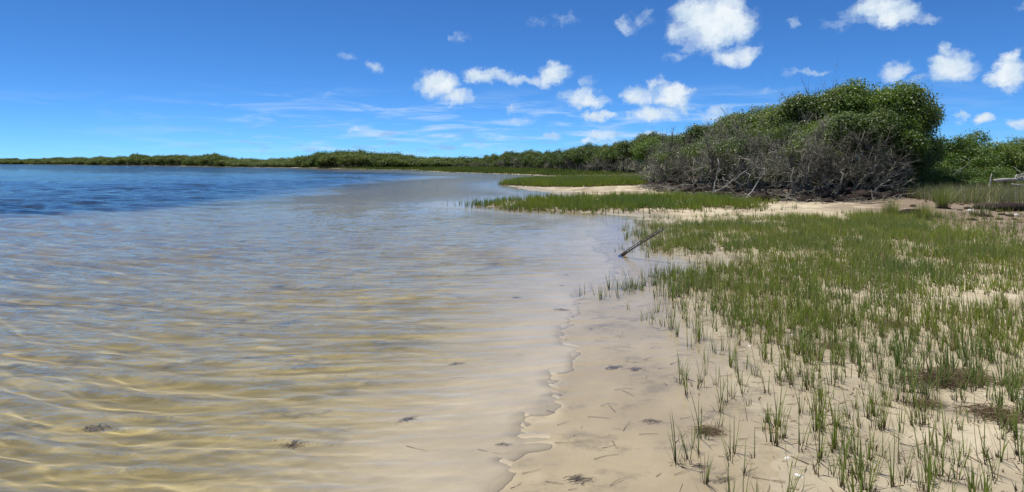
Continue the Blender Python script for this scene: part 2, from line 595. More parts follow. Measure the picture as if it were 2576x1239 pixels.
def ground_mat():
    m, k = new_mat('shore_ground')
    geo = k.n('ShaderNodeNewGeometry')
    P = geo.outputs['Position']
    z = k.n('ShaderNodeSeparateXYZ'); k.link(P, z.inputs[0])
    Z = z.outputs['Z']
    n1 = k.noise(P, 1.6, 6.0, 0.6)
    n2 = k.noise(P, 26.0, 5.0, 0.7)
    n3 = k.noise(P, 0.55, 4.0, 0.55)
    # dry pale sand with a few darker damp blotches
    sand = k.mix(k.ramp(n1, 0.35, 0.68), (0.41, 0.34, 0.225), (0.56, 0.48, 0.34))
    sand = k.mix(k.ramp(n2, 0.55, 0.80, 0.0, 0.45), sand, (0.33, 0.27, 0.195))
    damp = k.noise(P, 0.9, 5.0, 0.65)
    sand = k.mix(k.ramp(damp, 0.50, 0.66, 0.0, 0.55), sand, (0.30, 0.245, 0.165))
    grain = k.noise(P, 90.0, 3.0, 0.8)
    sand = k.mix(k.ramp(grain, 0.58, 0.75, 0.0, 0.35), sand, (0.20, 0.155, 0.10))
    # wet sand close to the water line
    wet = k.ramp(k.math('ADD', Z, k.math('MULTIPLY', k.math('SUBTRACT', n1, 0.5), 0.03)), 0.045, 0.012)
    stain = k.noise(k.mapping(P, scale=(1.0, 1.4, 1.0)), 2.3, 7.0, 0.72)
    wets = k.mix(k.ramp(n1, 0.3, 0.7), (0.295, 0.243, 0.160), (0.375, 0.315, 0.21))
    wets = k.mix(k.ramp(stain, 0.50, 0.66, 0.0, 0.65), wets, (0.15, 0.125, 0.085))
    c = k.mix(wet, sand, wets)
    # the bed: golden sand, streaked to imitate caustic light, with silt and algae in patches
    c = k.mix(k.ramp(k.attr('col'), 0.050, 0.060), c, k.mix(k.ramp(n1, 0.3, 0.7), (0.58, 0.49, 0.35), (0.70, 0.60, 0.44)))  # submerged sand painted brighter to offset light lost under refracting water
    under = k.ramp(Z, -0.055, -0.15)
    streak_map = k.mapping(P, scale=(0.55, 2.6, 1.0), rot=(0, 0, R(-14)))
    caus_streak = k.noise(streak_map, 2.2, 4.0, 0.6, dist=1.2)
    golden = k.mix(k.ramp(caus_streak, 0.38, 0.66), (0.32, 0.26, 0.11), (0.54, 0.44, 0.205))
    algae = k.noise(k.mapping(P, scale=(0.8, 1.3, 1.0)), 1.7, 6.0, 0.68)
    golden = k.mix(k.ramp(algae, 0.54, 0.70, 0.0, 0.85), golden, (0.12, 0.105, 0.062))
    fleck = k.noise(k.mapping(P, scale=(1.0, 1.6, 1.0)), 13.0, 6.0, 0.75)
    golden = k.mix(k.ramp(fleck, 0.56, 0.72, 0.0, 0.6), golden, (0.15, 0.125, 0.07))
    c = k.mix(under, c, golden)
    # litter and soil on the bank, peat at its foot
    soil = k.mix(k.ramp(n2, 0.35, 0.65), (0.105, 0.072, 0.050), (0.27, 0.20, 0.145))
    soil = k.mix(k.ramp(n1, 0.5, 0.75), soil, (0.33, 0.26, 0.20))
    c = k.mix(k.attr('soil'), c, soil)
    peat = k.mix(k.ramp(n2, 0.35, 0.7), (0.022, 0.014, 0.010), (0.12, 0.082, 0.058))
    c = k.mix(k.attr('peat'), c, peat)
    turf = k.mix(k.ramp(n1, 0.35, 0.65), (0.055, 0.070, 0.022), (0.13, 0.125, 0.055))
    c = k.mix(k.attr('turf'), c, turf)
    # dark eelgrass on the deep bed, tinted blue to imitate light scattered by water
    c = k.mix(k.attr('deep'), c, k.mix(n3, (0.018, 0.032, 0.048), (0.030, 0.046, 0.060)))
    bs = k.n('ShaderNodeBsdfPrincipled')
    k.link(c, bs.inputs['Base Color'])
    k.link(k.math('MULTIPLY_ADD', wet, -0.45, 0.9), bs.inputs['Roughness'])
    k.link(k.math('MULTIPLY_ADD', wet, 0.3, 0.15), bs.inputs['Specular IOR Level'])
    b = k.n('ShaderNodeBump'); b.inputs['Strength'].default_value = 0.9; b.inputs['Distance'].default_value = 0.03
    dry = k.math('SUBTRACT', 1.0, wet)
    k.link(k.math('MULTIPLY', n2, k.math('MULTIPLY_ADD', dry, 0.8, 0.2)), b.inputs['Height'])
    k.link(b.outputs[0], bs.inputs['Normal'])
    k.link(bs.outputs[0], k.out.inputs['Surface'])
    return m


def water_mat():
    m, k = new_mat('lagoon_water')
    geo = k.n('ShaderNodeNewGeometry')
    P = geo.outputs['Position']
    dep = k.attr('depth')
    deepw = k.attr('deep')
    a = k.noise(k.mapping(P, scale=(1.0, 2.0, 1.0), rot=(0, 0, R(-9))), 2.6, 4.0, 0.62, dist=0.3)
    b2 = k.noise(k.mapping(P, scale=(1.0, 1.9, 1.0), rot=(0, 0, R(12))), 9.0, 4.0, 0.6)
    c = k.noise(k.mapping(P, scale=(1.0, 2.4, 1.0), rot=(0, 0, R(4))), 0.8, 3.0, 0.6)
    h = k.math('ADD', k.math('MULTIPLY', a, 0.030), k.math('MULTIPLY', b2, 0.022))
    h = k.math('ADD', h, k.math('MULTIPLY', c, k.math('MULTIPLY', deepw, 0.08)))
    h = k.math('MULTIPLY', h, k.math('MULTIPLY_ADD', deepw, 0.15, k.ramp(dep, 0.0, 0.25, 0.10, 0.75)))
    bm = k.n('ShaderNodeBump'); bm.inputs['Strength'].default_value = 1.0; bm.inputs['Distance'].default_value = 1.0
    k.link(h, bm.inputs['Height'])
    fr = k.n('ShaderNodeFresnel'); fr.inputs['IOR'].default_value = 1.333
    k.link(bm.outputs[0], fr.inputs['Normal'])
    gl = k.n('ShaderNodeBsdfGlossy'); gl.inputs['Roughness'].default_value = 0.035
    gl.inputs['Color'].default_value = (1, 1, 1, 1)
    k.link(bm.outputs[0], gl.inputs['Normal'])
    tr = k.n('ShaderNodeBsdfRefraction'); tr.inputs['IOR'].default_value = 1.333; tr.inputs['Roughness'].default_value = 0.0
    tint = k.mix(k.ramp(dep, 0.0, 0.5), (0.99, 0.985, 0.97), (0.84, 0.83, 0.70))
    k.link(tint, tr.inputs['Color'])
    # the thinnest film over the sand does not bend the light noticeably
    film = k.n('ShaderNodeBsdfTransparent'); k.link(tint, film.inputs['Color'])
    mf = k.n('ShaderNodeMixShader')
    k.link(k.math('GREATER_THAN', k.attr('col'), 0.054), mf.inputs[0])
    k.link(film.outputs[0], mf.inputs[1]); k.link(tr.outputs[0], mf.inputs[2])
    mx = k.n('ShaderNodeMixShader')
    k.link(fr.outputs[0], mx.inputs[0])
    k.link(mf.outputs[0], mx.inputs[1]); k.link(gl.outputs[0], mx.inputs[2])
    k.link(mx.outputs[0], k.out.inputs['Surface'])
    return m


# ------------------------------------------------------------------ ground and water sheets
def polar(radii, angs):
    A, RR = np.meshgrid(angs, radii)
    return RR * np.sin(A), RR * np.cos(A)


def polar_faces(nr, na, keep=None):
    i = np.arange(nr - 1)[:, None]; j = np.arange(na - 1)[None, :]
    q = np.stack([i * na + j, i * na + j + 1, (i + 1) * na + j + 1, (i + 1) * na + j], -1)
    q = q.reshape(-1, 4)
    if keep is not None:
        kv = keep.ravel()
        q = q[kv[q].any(axis=1)]
    return q


def fan_angles(n_front, n_back, half):
    f = np.linspace(-half, half, n_front)
    b = np.linspace(half, 2 * np.pi - half, n_back + 2)[1:]
    return np.concatenate([f, b])


def build_ground():
    angs = fan_angles(520, 60, R(50))
    r1 = np.exp(np.linspace(math.log(0.4), math.log(80), 400))
    r2 = np.exp(np.linspace(math.log(80), math.log(7000), 90))[1:]
    rad = np.concatenate([[0.02], r1, r2])
    X, Y = polar(rad, angs)
    z, sd, dp, th, bk = height(X, Y, True)
    n1 = fbm(X * 1.3, Y * 1.3, 31, 4)
    n2 = fbm(X * 0.5, Y * 0.5, 37, 3)
    peat = sstep(-0.15, 0.15, th + (n1 - 0.5) * 1.2) * sstep(1.8, 0.9, th)
    # bare brown soil in front of the bank and to the right
    soil = sstep(-2.6, -0.6, th + (n2 - 0.5) * 3.0) * sstep(11.0, 13.5, X + (n1 - .5) * 3) * (Y < 60)
    right = sstep(-1.5, 0.8, (X - 9.6) - (Y - 13.0) * 0.30 + (n2 - 0.5) * 4) * sstep(10.0, 13.0, Y + (n1 - .5) * 3) * (Y < 60)
    soil = np.maximum(soil, right * 0.9)
    soil = np.maximum(soil, 0.65 * sstep(17, 20, Y) * (Y < 60) * sstep(0.44, 0.60, n1) * sstep(0.3, 1.5, sd))
    soil = np.maximum(soil, sstep(0.4, 1.6, th))
    turf = np.maximum(sstep(-3.0, 3.0, bk), 0.0)
    t3 = sstep(60, 80, Y) * sstep(0.2, 1.4, sd)
    turf = np.maximum(turf, t3 * (n2 > 0.30))
    deep = sstep(-1.5, 6.0, dp + (n2 - 0.5) * 4)
    rr_ = np.hypot(X, Y)
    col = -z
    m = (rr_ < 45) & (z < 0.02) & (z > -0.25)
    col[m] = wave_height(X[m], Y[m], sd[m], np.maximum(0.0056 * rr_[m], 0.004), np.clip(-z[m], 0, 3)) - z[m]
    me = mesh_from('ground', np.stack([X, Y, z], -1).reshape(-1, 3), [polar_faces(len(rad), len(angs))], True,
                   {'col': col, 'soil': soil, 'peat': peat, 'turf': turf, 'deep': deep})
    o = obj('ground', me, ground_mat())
    o.cycles.is_caustics_receiver = True
    tag(o, 'pale sandy shore running under the shallow lagoon and the marsh', None, None, 'structure')


def wave_height(x, y, sd, spacing, depth):
    r0 = np.random.default_rng(99)
    wx = (fbm(x * 0.45, y * 0.45, 41, 2) - 0.5) * 0.5
    wy = (fbm(x * 0.45, y * 0.45, 47, 2) - 0.5) * 0.5
    # crests bend toward the shore on both sides
    xx, yy = x + wx, y + wy - 0.42 * (np.sqrt(9 + (x + 0.6) ** 2) - 3)
    z = np.zeros_like(x)
    dist = np.clip(-sd, 0, 60)
    far_w = 0.57 + 0.68 * sstep(4, 12, dist)
    for i in range(40):
        cross = i % 3 == 2
        lam = 0.090 * (1.043 ** i)
        ang = R(-90) + (r0.normal(0, 0.11) if not cross else r0.choice([-0.42, 0.36]) + r0.normal(0, 0.10))
        kx, ky = math.cos(ang) * 2 * math.pi / lam, math.sin(ang) * 2 * math.pi / lam
        amp = lam * (0.0100 if not cross else 0.0060)
        ph = kx * xx + ky * yy + r0.uniform(0, 6.28)
        g = 2.0 * sstep(0.32, 0.75, fbm(x / (lam * 9.0) + 3 * i, y / (lam * 3.5), 60 + i, 2))
        lod = np.clip(lam / spacing / 4.0 - 0.6, 0, 1)
        z += amp * far_w * lod * g * (np.exp(1.5 * (np.sin(ph) - 1)) - 0.36) * 1.5
    off = sstep(8, 18, dist)
    for i in range(12):
        lam = 0.60 * (1.12 ** i)
        ang = R(-90) + r0.normal(0, 0.30)
        kx, ky = math.cos(ang) * 2 * math.pi / lam, math.sin(ang) * 2 * math.pi / lam
        ph = kx * xx + ky * yy + r0.uniform(0, 6.28)
        g = 2.0 * sstep(0.30, 0.75, fbm(x / (lam * 5.0) + 3 * i, y / (lam * 3.0), 110 + i, 2))
        lod = np.clip(lam / spacing / 4.0 - 0.6, 0, 1)
        z += 0.0085 * lam * off * lod * g * (np.sin(ph) + 0.35 * np.cos(2 * ph))
    # wavelets that run up along the shore
    env = np.exp(-dist / 3.5)
    ph = dist * 2 * np.pi / 0.62 + 5 * fbm(x * 0.7, y * 0.7, 77, 3)
    sw = np.clip(0.5 + 0.5 * np.sin(ph), 0, 1) ** 4
    patch = sstep(0.42, 0.62, fbm(x * 0.8, y * 0.8, 83, 3))
    lod = np.clip(0.5 / spacing / 3 - 0.5, 0, 1)
    z2 = 0.007 * sw * env * patch * lod * sstep(0.3, 1.0, dist)
    # fine ripples, combed by the breeze
    for i in range(10):
        lam = 0.060 * (1.11 ** i)
        ang = R(-90) + r0.normal(0.05, 0.55)
        kx, ky = math.cos(ang) * 2 * math.pi / lam, math.sin(ang) * 2 * math.pi / lam
        g = 2.0 * sstep(0.35, 0.8, fbm(x / (lam * 6.0) + 5 * i, y / (lam * 4.0), 160 + i, 2))
        lod = np.clip(lam / spacing / 4.0 - 0.8, 0, 1)
        z += lam * 0.0050 * lod * g * np.sin(kx * xx + ky * yy + r0.uniform(0, 6.28))
    calm = 0.07 + 0.93 * sstep(0.5, 3.2, dist)
    lim = 0.005 + 0.27 * depth
    return lim * np.tanh((z * calm + z2) / lim)


def build_water():
    angs = fan_angles(620, 40, R(46))
    r1 = np.exp(np.linspace(math.log(1.9), math.log(150), 780))
    r2 = np.exp(np.linspace(math.log(150), math.log(7000), 70))[1:]
    rad = np.concatenate([[0.02, 0.5, 1.0, 1.4], r1, r2])
    X, Y = polar(rad, angs)
    z, sd, dp, th, bk = height(X, Y, True)
    sp = np.gradient(rad)[:, None] * np.ones_like(X)
    wz = wave_height(X, Y, sd, sp, np.clip(-z, 0, 3))
    keep = (z < 0.05)
    depth = np.clip(-z, 0, 3)
    deep = sstep(-1.5, 6.0, dp)
    V = np.stack([X, Y, wz], -1).reshape(-1, 3)
    q = polar_faces(len(rad), len(angs), keep)
    used = np.unique(q)
    remap = np.full(len(V), -1); remap[used] = np.arange(len(used))
    me = mesh_from('water', V[used], [remap[q]], True, {'col': (wz - z).ravel()[used], 'depth': depth.ravel()[used], 'deep': deep.ravel()[used]})
    o = obj('water', me, water_mat())
    o.cycles.is_caustics_caster = True
    tag(o, 'clear shallow lagoon water turning deep blue past the drop', None, None, 'structure')


build_ground()
build_water()


# ------------------------------------------------------------------ tree kinds
top_of = {}


def crown_mesh(name, seed, rx, ry, rz, nlump, ntuft, per, leaf, flat=0.55, shear=0.0, spray=0.2):
    r = np.random.default_rng(seed)
    # lumps spread over an uneven dome
    d = r.normal(size=(nlump, 3)); d[:, 2] = np.abs(d[:, 2]) * 0.9 - 0.25
    d /= np.linalg.norm(d, axis=1, keepdims=True)
    f = r.uniform(0.42, 0.92, nlump)[:, None]
    C = d * f * np.array([rx, ry, rz])
    LR = r.uniform(0.16, 0.38, nlump) * min(rx, rz) * 1.05
    li = r.choice(nlump, ntuft, p=LR ** 2 / (LR ** 2).sum())
    u = r.normal(size=(ntuft, 3)); u[:, 2] += 0.35
    u /= np.linalg.norm(u, axis=1, keepdims=True)
    rad = LR[li] * np.where(r.random(ntuft) < spray, r.uniform(1.0, 1.5, ntuft), r.uniform(0.70, 1.05, ntuft))
    T = C[li] + u * rad[:, None] * np.array([1.15, 1.15, 0.9])
    inn = r.random(ntuft) < 0.14
    T[inn] = C[li][inn] * r.uniform(0.1, 0.9, inn.sum())[:, None]
    P = np.repeat(T, per, 0)
    n = len(P)
    P = P + r.normal(0, leaf * 1.25, (n, 3)) * np.array([1, 1, 0.7])
    N = np.repeat(u, per, 0) * 0.55 + r.normal(0, 0.6, (n, 3)) + np.array([0, 0, 0.45])
    P[:, 0] += P[:, 2] * shear
    V, Q = leaf_cards(P, N, leaf, r)
    top_of[name, seed] = float(np.percentile(P[:, 2], 99.3))
    rn = np.repeat(np.clip(np.repeat(r.random(ntuft), per) * 0.6 + r.random(n) * 0.4, 0, 1), 4)
    me = mesh_from(name, V, [Q], False, {'rnd': rn})
    me['top'] = top_of[name, seed]
    return me, C


def trunk_mesh(name, seed, C, base_z, r0, stems=3, shear=0.0):
    r = np.random.default_rng(seed)
    t = Tubes()
    forks = []
    for s in range(stems):
        b = np.array([r.normal(0, r0 * 1.6), r.normal(0, r0 * 1.6), base_z - 0.25])
        e = np.array([r.normal(0, 0.5), r.normal(0, 0.5), r.uniform(0.25, 0.55) * base_z])
        p = bent(b, e, 6, 0.05, r)
        t.add(p, np.linspace(r0 * r.uniform(0.7, 1.1), r0 * 0.55, 6), 7)
        forks.append(p[-1])
    for c in C:
        f = forks[r.integers(len(forks))]
        cc = c.copy(); cc[0] += cc[2] * shear
        p = bent(f, cc, 5, 0.07, r)
        t.add(p, np.linspace(r0 * 0.5, r0 * 0.10, 5), 5)
        for _ in range(3):
            q = cc + r.normal(0, 0.35, 3)
            t.add(bent(p[3], q, 4, 0.1, r), np.linspace(r0 * 0.18, r0 * 0.04, 4), 3)
    return t.mesh(name)


def bare_shrub(seed, hgt=2.6, spread=1.1, stems=5, k1=5, k2=6, k3=5, lean=(0, 0), r0=0.045):
    """returns trunk mesh and twig mesh of a leafless shrub standing at the origin"""
    r = np.random.default_rng(seed)
    A = Tubes(); B = Tubes()

    def grow(p, dirv, L, rad, level):
        n = 4 if level < 2 else 3
        pts = [p]
        d = dirv / np.linalg.norm(dirv)
        for i in range(n):
            d = d + r.normal(0, 0.22 if level else 0.16, 3) + np.array([lean[0], lean[1], 0.05]) * 0.25
            d /= np.linalg.norm(d)
            pts.append(pts[-1] + d * L / n)
        pts = np.array(pts)
        (A if level < 2 else B).add(pts, np.linspace(rad, rad * (0.5 if level < 3 else 0.3), n + 1), 5 if level == 0 else 3)
        if level == 3:
            return
        kids = (k1, k2, k3)[level]
        for c in range(kids):
            t = r.uniform(0.35, 1.0)
            i = min(int(t * n), n - 1)
            q = pts[i] + (pts[i + 1] - pts[i]) * (t * n - i)
            nd = d * 0.55 + r.normal(0, 0.55, 3) + np.array([0, 0, 0.18])
            grow(q, nd, L * r.uniform(0.42, 0.68), rad * 0.5, level + 1)

    for s in range(stems):
        a = r.uniform(0, 6.28)
        o = np.array([math.cos(a), math.sin(a), 0]) * r.uniform(0.02, 0.18)
        dv = np.array([math.cos(a) * spread * r.uniform(0.1, 0.7), math.sin(a) * spread * r.uniform(0.1, 0.7), 1.0])
        grow(o + np.array([0, 0, -0.15]), dv, hgt * r.uniform(0.5, 0.68), r0 * r.uniform(0.7, 1.1), 0)
    k = hgt / np.percentile(np.concatenate(B.V)[:, 2], 97)
    A.V = [v * np.array([1, 1, k]) for v in A.V]; B.V = [v * np.array([1, 1, k]) for v in B.V]
    return A.mesh('shrub_trunk'), B.mesh('shrub_twigs', False)


# ---- large trees of the mound
OAK = []
for s in range(4):
    cm, C = crown_mesh('oak_crown', 100 + s, 2.0, 1.8, 1.55, 30, 3000, 9, 0.105, shear=0.18, spray=0.32)
    C = C + 0
    tm = trunk_mesh('oak_trunk', 200 + s, C, -3.0, 0.10, 3, 0.18)
    OAK.append((cm, tm))
for cm, tm in OAK:
    cm.materials.append(M_LEAF); tm.materials.append(M_BARK)


def place_tree(name, label, cat, group, proto, x, y, top, rscale, zscale, rz, base=3.0, crown_h=1.55, leafmat=None):
    """proto crowns are built about their own centre; the trunk reaches base metres below it"""
    g = gz(x, y)
    e = thing(name, label, cat, (x, y, g), rz, group)
    cz = top - g - proto[0]['top'] * zscale
    c = obj('crown', proto[0], None, e); c.location = (0, 0, cz); c.scale = (rscale, rscale, zscale)
    t = obj('trunk', proto[1], None, e); t.location = (0, 0, cz); t.scale = (rscale, rscale, max(cz, 0.25) / base)
    if leafmat:
        c.material_slots[0].link = 'OBJECT'; c.material_slots[0].material = leafmat
    return e


def top_z(py, Y):
    return EYE + (HZ - py) / F * Y


MOUND = [
    (1735, 35.0, 405, .60, .50, 'dark leafy understorey behind the grey shrubs near the left tip'),
    (1800, 32.0, 400, .60, .52, 'dark leafy understorey behind the leaning white stems, left part'),
    (1870, 29.5, 398, .60, .52, 'dark leafy understorey behind the leaning white stems, right part'),
    (1940, 28.0, 400, .60, .52, 'dark leafy understorey left of the palest bare shrub'),
    (2010, 27.0, 402, .60, .52, 'dark leafy understorey behind the palest bare shrub'),
    (2080, 26.6, 405, .60, .50, 'low leafy understorey around the forked dark trunk'),
    (2150, 26.6, 400, .62, .55, 'low leafy understorey behind the pale spreading boughs'),
    (2215, 27.0, 402, .62, .55, 'dark leafy understorey at the hollow on the mound\'s right'),
    (1660, 41.0, 352, .80, .75, 'low green tree at the far left foot of the big mound'),
    (1720, 38.5, 338, .85, .80, 'green tree above the grey shrubs near the mound\'s left foot'),
    (1785, 36.5, 315, .90, .85, 'green tree a quarter of the way up the mound\'s left slope'),
    (1850, 34.5, 293, .92, .9, 'green tree on the lower middle of the mound\'s left slope'),
    (1915, 32.5, 275, .95, .95, 'green tree halfway up the mound\'s left slope'),
    (1980, 31.0, 257, .95, .95, 'green tree on the upper middle of the mound\'s left slope'),
    (2045, 30.0, 240, 1.0, 1.0, 'green tree on the upper left slope with dead twigs on top'),
    (2115, 29.2, 226, 1.0, 1.1, 'green tree just left of the mound\'s summit'),
    (2190, 28.6, 208, 1.05, 1.2, 'tallest leafy tree forming the summit of the mound'),
    (2240, 28.6, 222, 1.0, 1.2, 'leafy tree on the right shoulder of the mound'),
    (2275, 29.2, 264, .80, 1.1, 'dark green tree on the mound\'s steep right side'),
    (2288, 29.6, 314, .72, .95, 'lower green tree jutting out on the mound\'s right edge'),
    (2010, 28.5, 318, .75, .7, 'front green tree above the pale bare shrub in mid mound'),
    (2075, 26.9, 300, .80, .85, 'front green tree with forked dark trunk near the mound\'s centre'),
    (2150, 26.6, 285, .85, .85, 'front green tree below the summit over grey dead boughs'),
    (2225, 26.9, 300, .80, .85, 'front green tree right of centre under the summit'),
    (2255, 27.4, 352, .70, .75, 'yellowish green bushy tree at the mound\'s right front'),
    (2275, 27.8, 412, .62, .60, 'low leafy tree at the mound\'s right foot'),
    (1940, 29.5, 330, .7, .65, 'small green tree among grey shrubs left of mid mound'),
    (1870, 31.5, 345, .7, .6, 'small green tree behind grey shrubs on the left slope'),
]
for i, (px, Y, ty, rs, zs, lab) in enumerate(MOUND):
    place_tree('oak_tree', lab, 'tree', 'green trees of the big mound', OAK[i % 4], (px - CX) / F * Y, Y, top_z(ty, Y), rs, zs, random.uniform(-0.5, 0.5), leafmat=M_LEAF_YEL if i % 5 in (1, 3) else None)

# ---- grey leafless shrubs in front of the mound
BARE = []
for s in range(5):
    a, b = bare_shrub(300 + s, 2.6, 1.0 + 0.15 * s, 5 + s % 3, 5, 6, 5, lean=(0.25, 0.0))
    a.materials.append(M_GREY); b.materials.append(M_GREY)
    BARE.append((a, b))


SPARSE = []
for s in range(2):
    cm, C = crown_mesh('sparse_leaves', 180 + s, 1.15, 1.0, 0.85, 16, 330, 5, 0.085, spray=0.5)
    cm.materials.append(M_LEAF)
    SPARSE.append(cm)


def place_bare(label, proto, x, y, h, wid, rz, group, name='bare_shrub', ph=2.6, cat='shrub', leaves=None):
    e = thing(name, label, cat, (x, y, gz(x, y)), rz, group, (wid, wid, h / ph))
    tr = obj('trunk', proto[0], None, e)
    obj('twigs', proto[1], None, tr)
    if leaves is not None:
        obj('sparse_leaves', SPARSE[leaves], None, e, (0, 0, 1.65))
    return e


GREYS = [
    (1648, 36.8, 379, 0.92, 'leafless grey shrub at the left tip of the mound'),
    (1680, 34.6, 366, 0.97, 'rounded grey dead shrub second from the mound\'s left tip'),
    (1722, 32.0, 353, 1.03, 'tangled grey dead shrub third from the mound\'s left tip'),
    (1765, 29.6, 343, 1.03, 'grey dead shrub fourth from the mound\'s left tip'),
    (1808, 27.8, 333, 1.08, 'tall grey dead shrub left of the leaning white stems'),
    (1850, 26.6, 329, 1.03, 'grey dead shrub right behind the leaning white stems'),
    (1895, 25.6, 346, 0.97, 'grey dead shrub just right of the leaning white stems'),
    (1935, 24.6, 353, 0.92, 'thin grey dead shrub with its trunk on the sandy edge'),
    (1985, 24.0, 309, 1.13, 'palest bare shrub, wide and high in the mound\'s centre'),
    (2030, 24.4, 332, 0.97, 'grey bare shrub right beside the palest one'),
    (2090, 24.4, 376, 0.86, 'low dark bare shrub under the forked trunk tree'),
    (2135, 24.6, 331, 1.03, 'grey bare shrub on the mound\'s right front above the peat'),
    (2180, 25.4, 356, 0.97, 'bare shrub with pale spreading boughs by the dark hollow'),
    (2225, 26.0, 393, 0.86, 'low bare shrub at the right end of the grey row'),
    (1700, 37.0, 341, 0.97, 'upper grey shrub behind the mound\'s left tip'),
    (1790, 33.5, 322, 1.03, 'upper grey shrub on the lower left slope'),
    (1850, 31.5, 299, 1.03, 'upper grey shrub halfway along the left slope'),
    (1910, 29.5, 287, 1.03, 'highest grey shrub on the left slope'),
    (1965, 28.0, 297, 0.97, 'upper grey shrub behind the palest bare one'),
]
for i, (px, Y, ty, w, lab) in enumerate(GREYS):
    x = (px - CX) / F * Y
    place_bare(lab, BARE[i % 5], x, Y, max(0.9, top_z(ty, Y) - gz(x, Y)), w, random.uniform(0, 0.6) if i % 2 else random.uniform(-0.6, 0), 'grey leafless shrubs fronting the mound', leaves=(i % 2) if i in (1, 3, 5, 9, 14, 15, 16, 17, 18) else None)

# dead twigs sticking out above the mound's left slope
for i, (px, Y, ty) in enumerate([(2035, 30.5, 234), (2075, 30.0, 226), (1760, 38, 318)]):
    x = (px - CX) / F * Y
    place_bare(['dead twig top poking out of the upper left slope', 'dead twig top poking out left of the summit', 'dead twig top poking out of the lower left slope'][i],
               BARE[i + 1], x, Y, top_z(ty, Y) - gz(x, Y), .55, 0.3 * i, 'dead tops above the mound')

# ---- bush on the right
BUSH = []
for s in range(2):
    cm, C = crown_mesh('bush_crown', 120 + s, 1.9, 1.7, 1.35, 22, 2400, 8, 0.095, spray=0.3)
    tm = trunk_mesh('bush_trunk', 220 + s, C, -1.6, 0.05, 5)
    cm.materials.append(M_LEAF_YEL); tm.materials.append(M_BARK)
    BUSH.append((cm, tm))
for i, (px, Y, ty, rs, zs, lab) in enumerate([
        (2365, 33.5, 352, .85, .95, 'leafy bush touching the right flank of the mound'),
        (2415, 33.0, 346, 1.0, 1.05, 'broad yellow green bush right of the mound'),
        (2470, 34.0, 338, 1.0, 1.1, 'tallest dark topped bush in the right hand row'),
        (2520, 35.0, 362, .8, .9, 'small leafy bush stepping down toward the photo\'s right edge'),
        (2400, 31.0, 402, .85, .75, 'low front bush above the tall grass at right'),
        (2462, 31.2, 398, .85, .75, 'low front bush second from the mound above tall grass'),
        (2545, 47.0, 366, .9, .9, 'distant bush in the gap at the photo\'s right edge'),
        (2585, 46.0, 350, 1.1, 1.1, 'distant tree cut off by the photo\'s right edge'),
        (2330, 31.5, 395, .8, .75, 'low leafy bush in the dark corner beside the mound'),
        (2350, 28.5, 428, .62, .52, 'lowest leafy bush beside the dark hollow, half hidden in grass'),
        (2425, 28.0, 432, .66, .52, 'lowest leafy bush in the middle of the right hand row'),
        (2500, 29.0, 428, .66, .52, 'lowest leafy bush just left of the driftwood log'),
        (2560, 58.0, 372, 1.2, 1.0, 'farthest bush seen low in the gap at right')]):
    place_tree('leafy_bush', lab, 'bush', 'bushes right of the mound', BUSH[i % 2], (px - CX) / F * Y, Y, top_z(ty, Y), rs, zs, random.uniform(0, 6), base=1.6, crown_h=1.35)

# ---- middle thicket along the right hand shore
MIDG = []
for s in range(3):
    cm, C = crown_mesh('thicket_crown', 140 + s, 3.0, 2.6, 1.8, 24, 1500, 8, 0.20, shear=0.2)
    tm = trunk_mesh('thicket_trunk', 240 + s, C, -2.2, 0.10, 4, 0.2)
    cm.materials.append(M_LEAF_MID); tm.materials.append(M_BARK)
    MIDG.append((cm, tm))
MIDB = []
for s in range(3):
    a, b = bare_shrub(330 + s, 2.6, 1.3, 6, 5, 6, 5, lean=(0.25, 0), r0=0.06)
    a.materials.append(M_GREY); b.materials.append(M_GREY)
    MIDB.append((a, b))
prof = [(1195, 402), (1230, 398), (1260, 392), (1300, 387), (1340, 385), (1380, 388), (1420, 384), (1450, 378), (1480, 371), (1500, 368), (1540, 374),
        (1570, 364), (1600, 352), (1640, 343), (1665, 338), (1700, 350), (1740, 352)]
ppx = [a for a, b in prof]; ppy = [b for a, b in prof]
front = [(1195, 158), (1250, 146), (1320, 128), (1400, 106), (1480, 90), (1560, 78), (1620, 68), (1740, 60)]
fpx = [a for a, b in front]; fpy = [b for a, b in front]
ORD = ['first', 'second', 'third', 'fourth', 'fifth', 'sixth', 'seventh', 'eighth', 'ninth', 'tenth', 'eleventh', 'twelfth', 'thirteenth',
       'fourteenth', 'fifteenth', 'sixteenth', 'seventeenth', 'eighteenth', 'nineteenth', 'twentieth', ] + [t + '-' + u for t in ('twenty', 'thirty', 'forty', 'fifty', 'sixty') for u in
       ('first', 'second', 'third', 'fourth', 'fifth', 'sixth', 'seventh', 'eighth', 'ninth')]
i = 0
for row, (dy, drop) in enumerate([(14.0, 0.0), (7.0, 7.0)]):
    px = 1205 + row * 14
    c = 0
    while px < 1700:
        Y = float(np.interp(px, fpx, fpy)) + dy * (0.6 + 0.4 * random.random())
        ty = float(np.interp(px, ppx, ppy)) - 5.0 + drop * Y / 90 * 0.9 + random.uniform(-1.5, 3.0)
        rs = random.uniform(.75, 1.05)
        lab = ('%s green tree from the left in the ' % ORD[c]) + ('back' if row == 0 else 'front') + ' row of the middle thicket'
        place_tree('thicket_tree', lab, 'tree', 'green trees of the middle thicket', MIDG[i % 3], (px - CX) / F * Y, Y, top_z(ty, Y), rs, random.uniform(.75, .95),
                   random.uniform(-0.6, 0.6), base=2.2, crown_h=1.8)
        px += 2.6 * rs / Y * F * 0.72
        i += 1; c += 1
c = 0
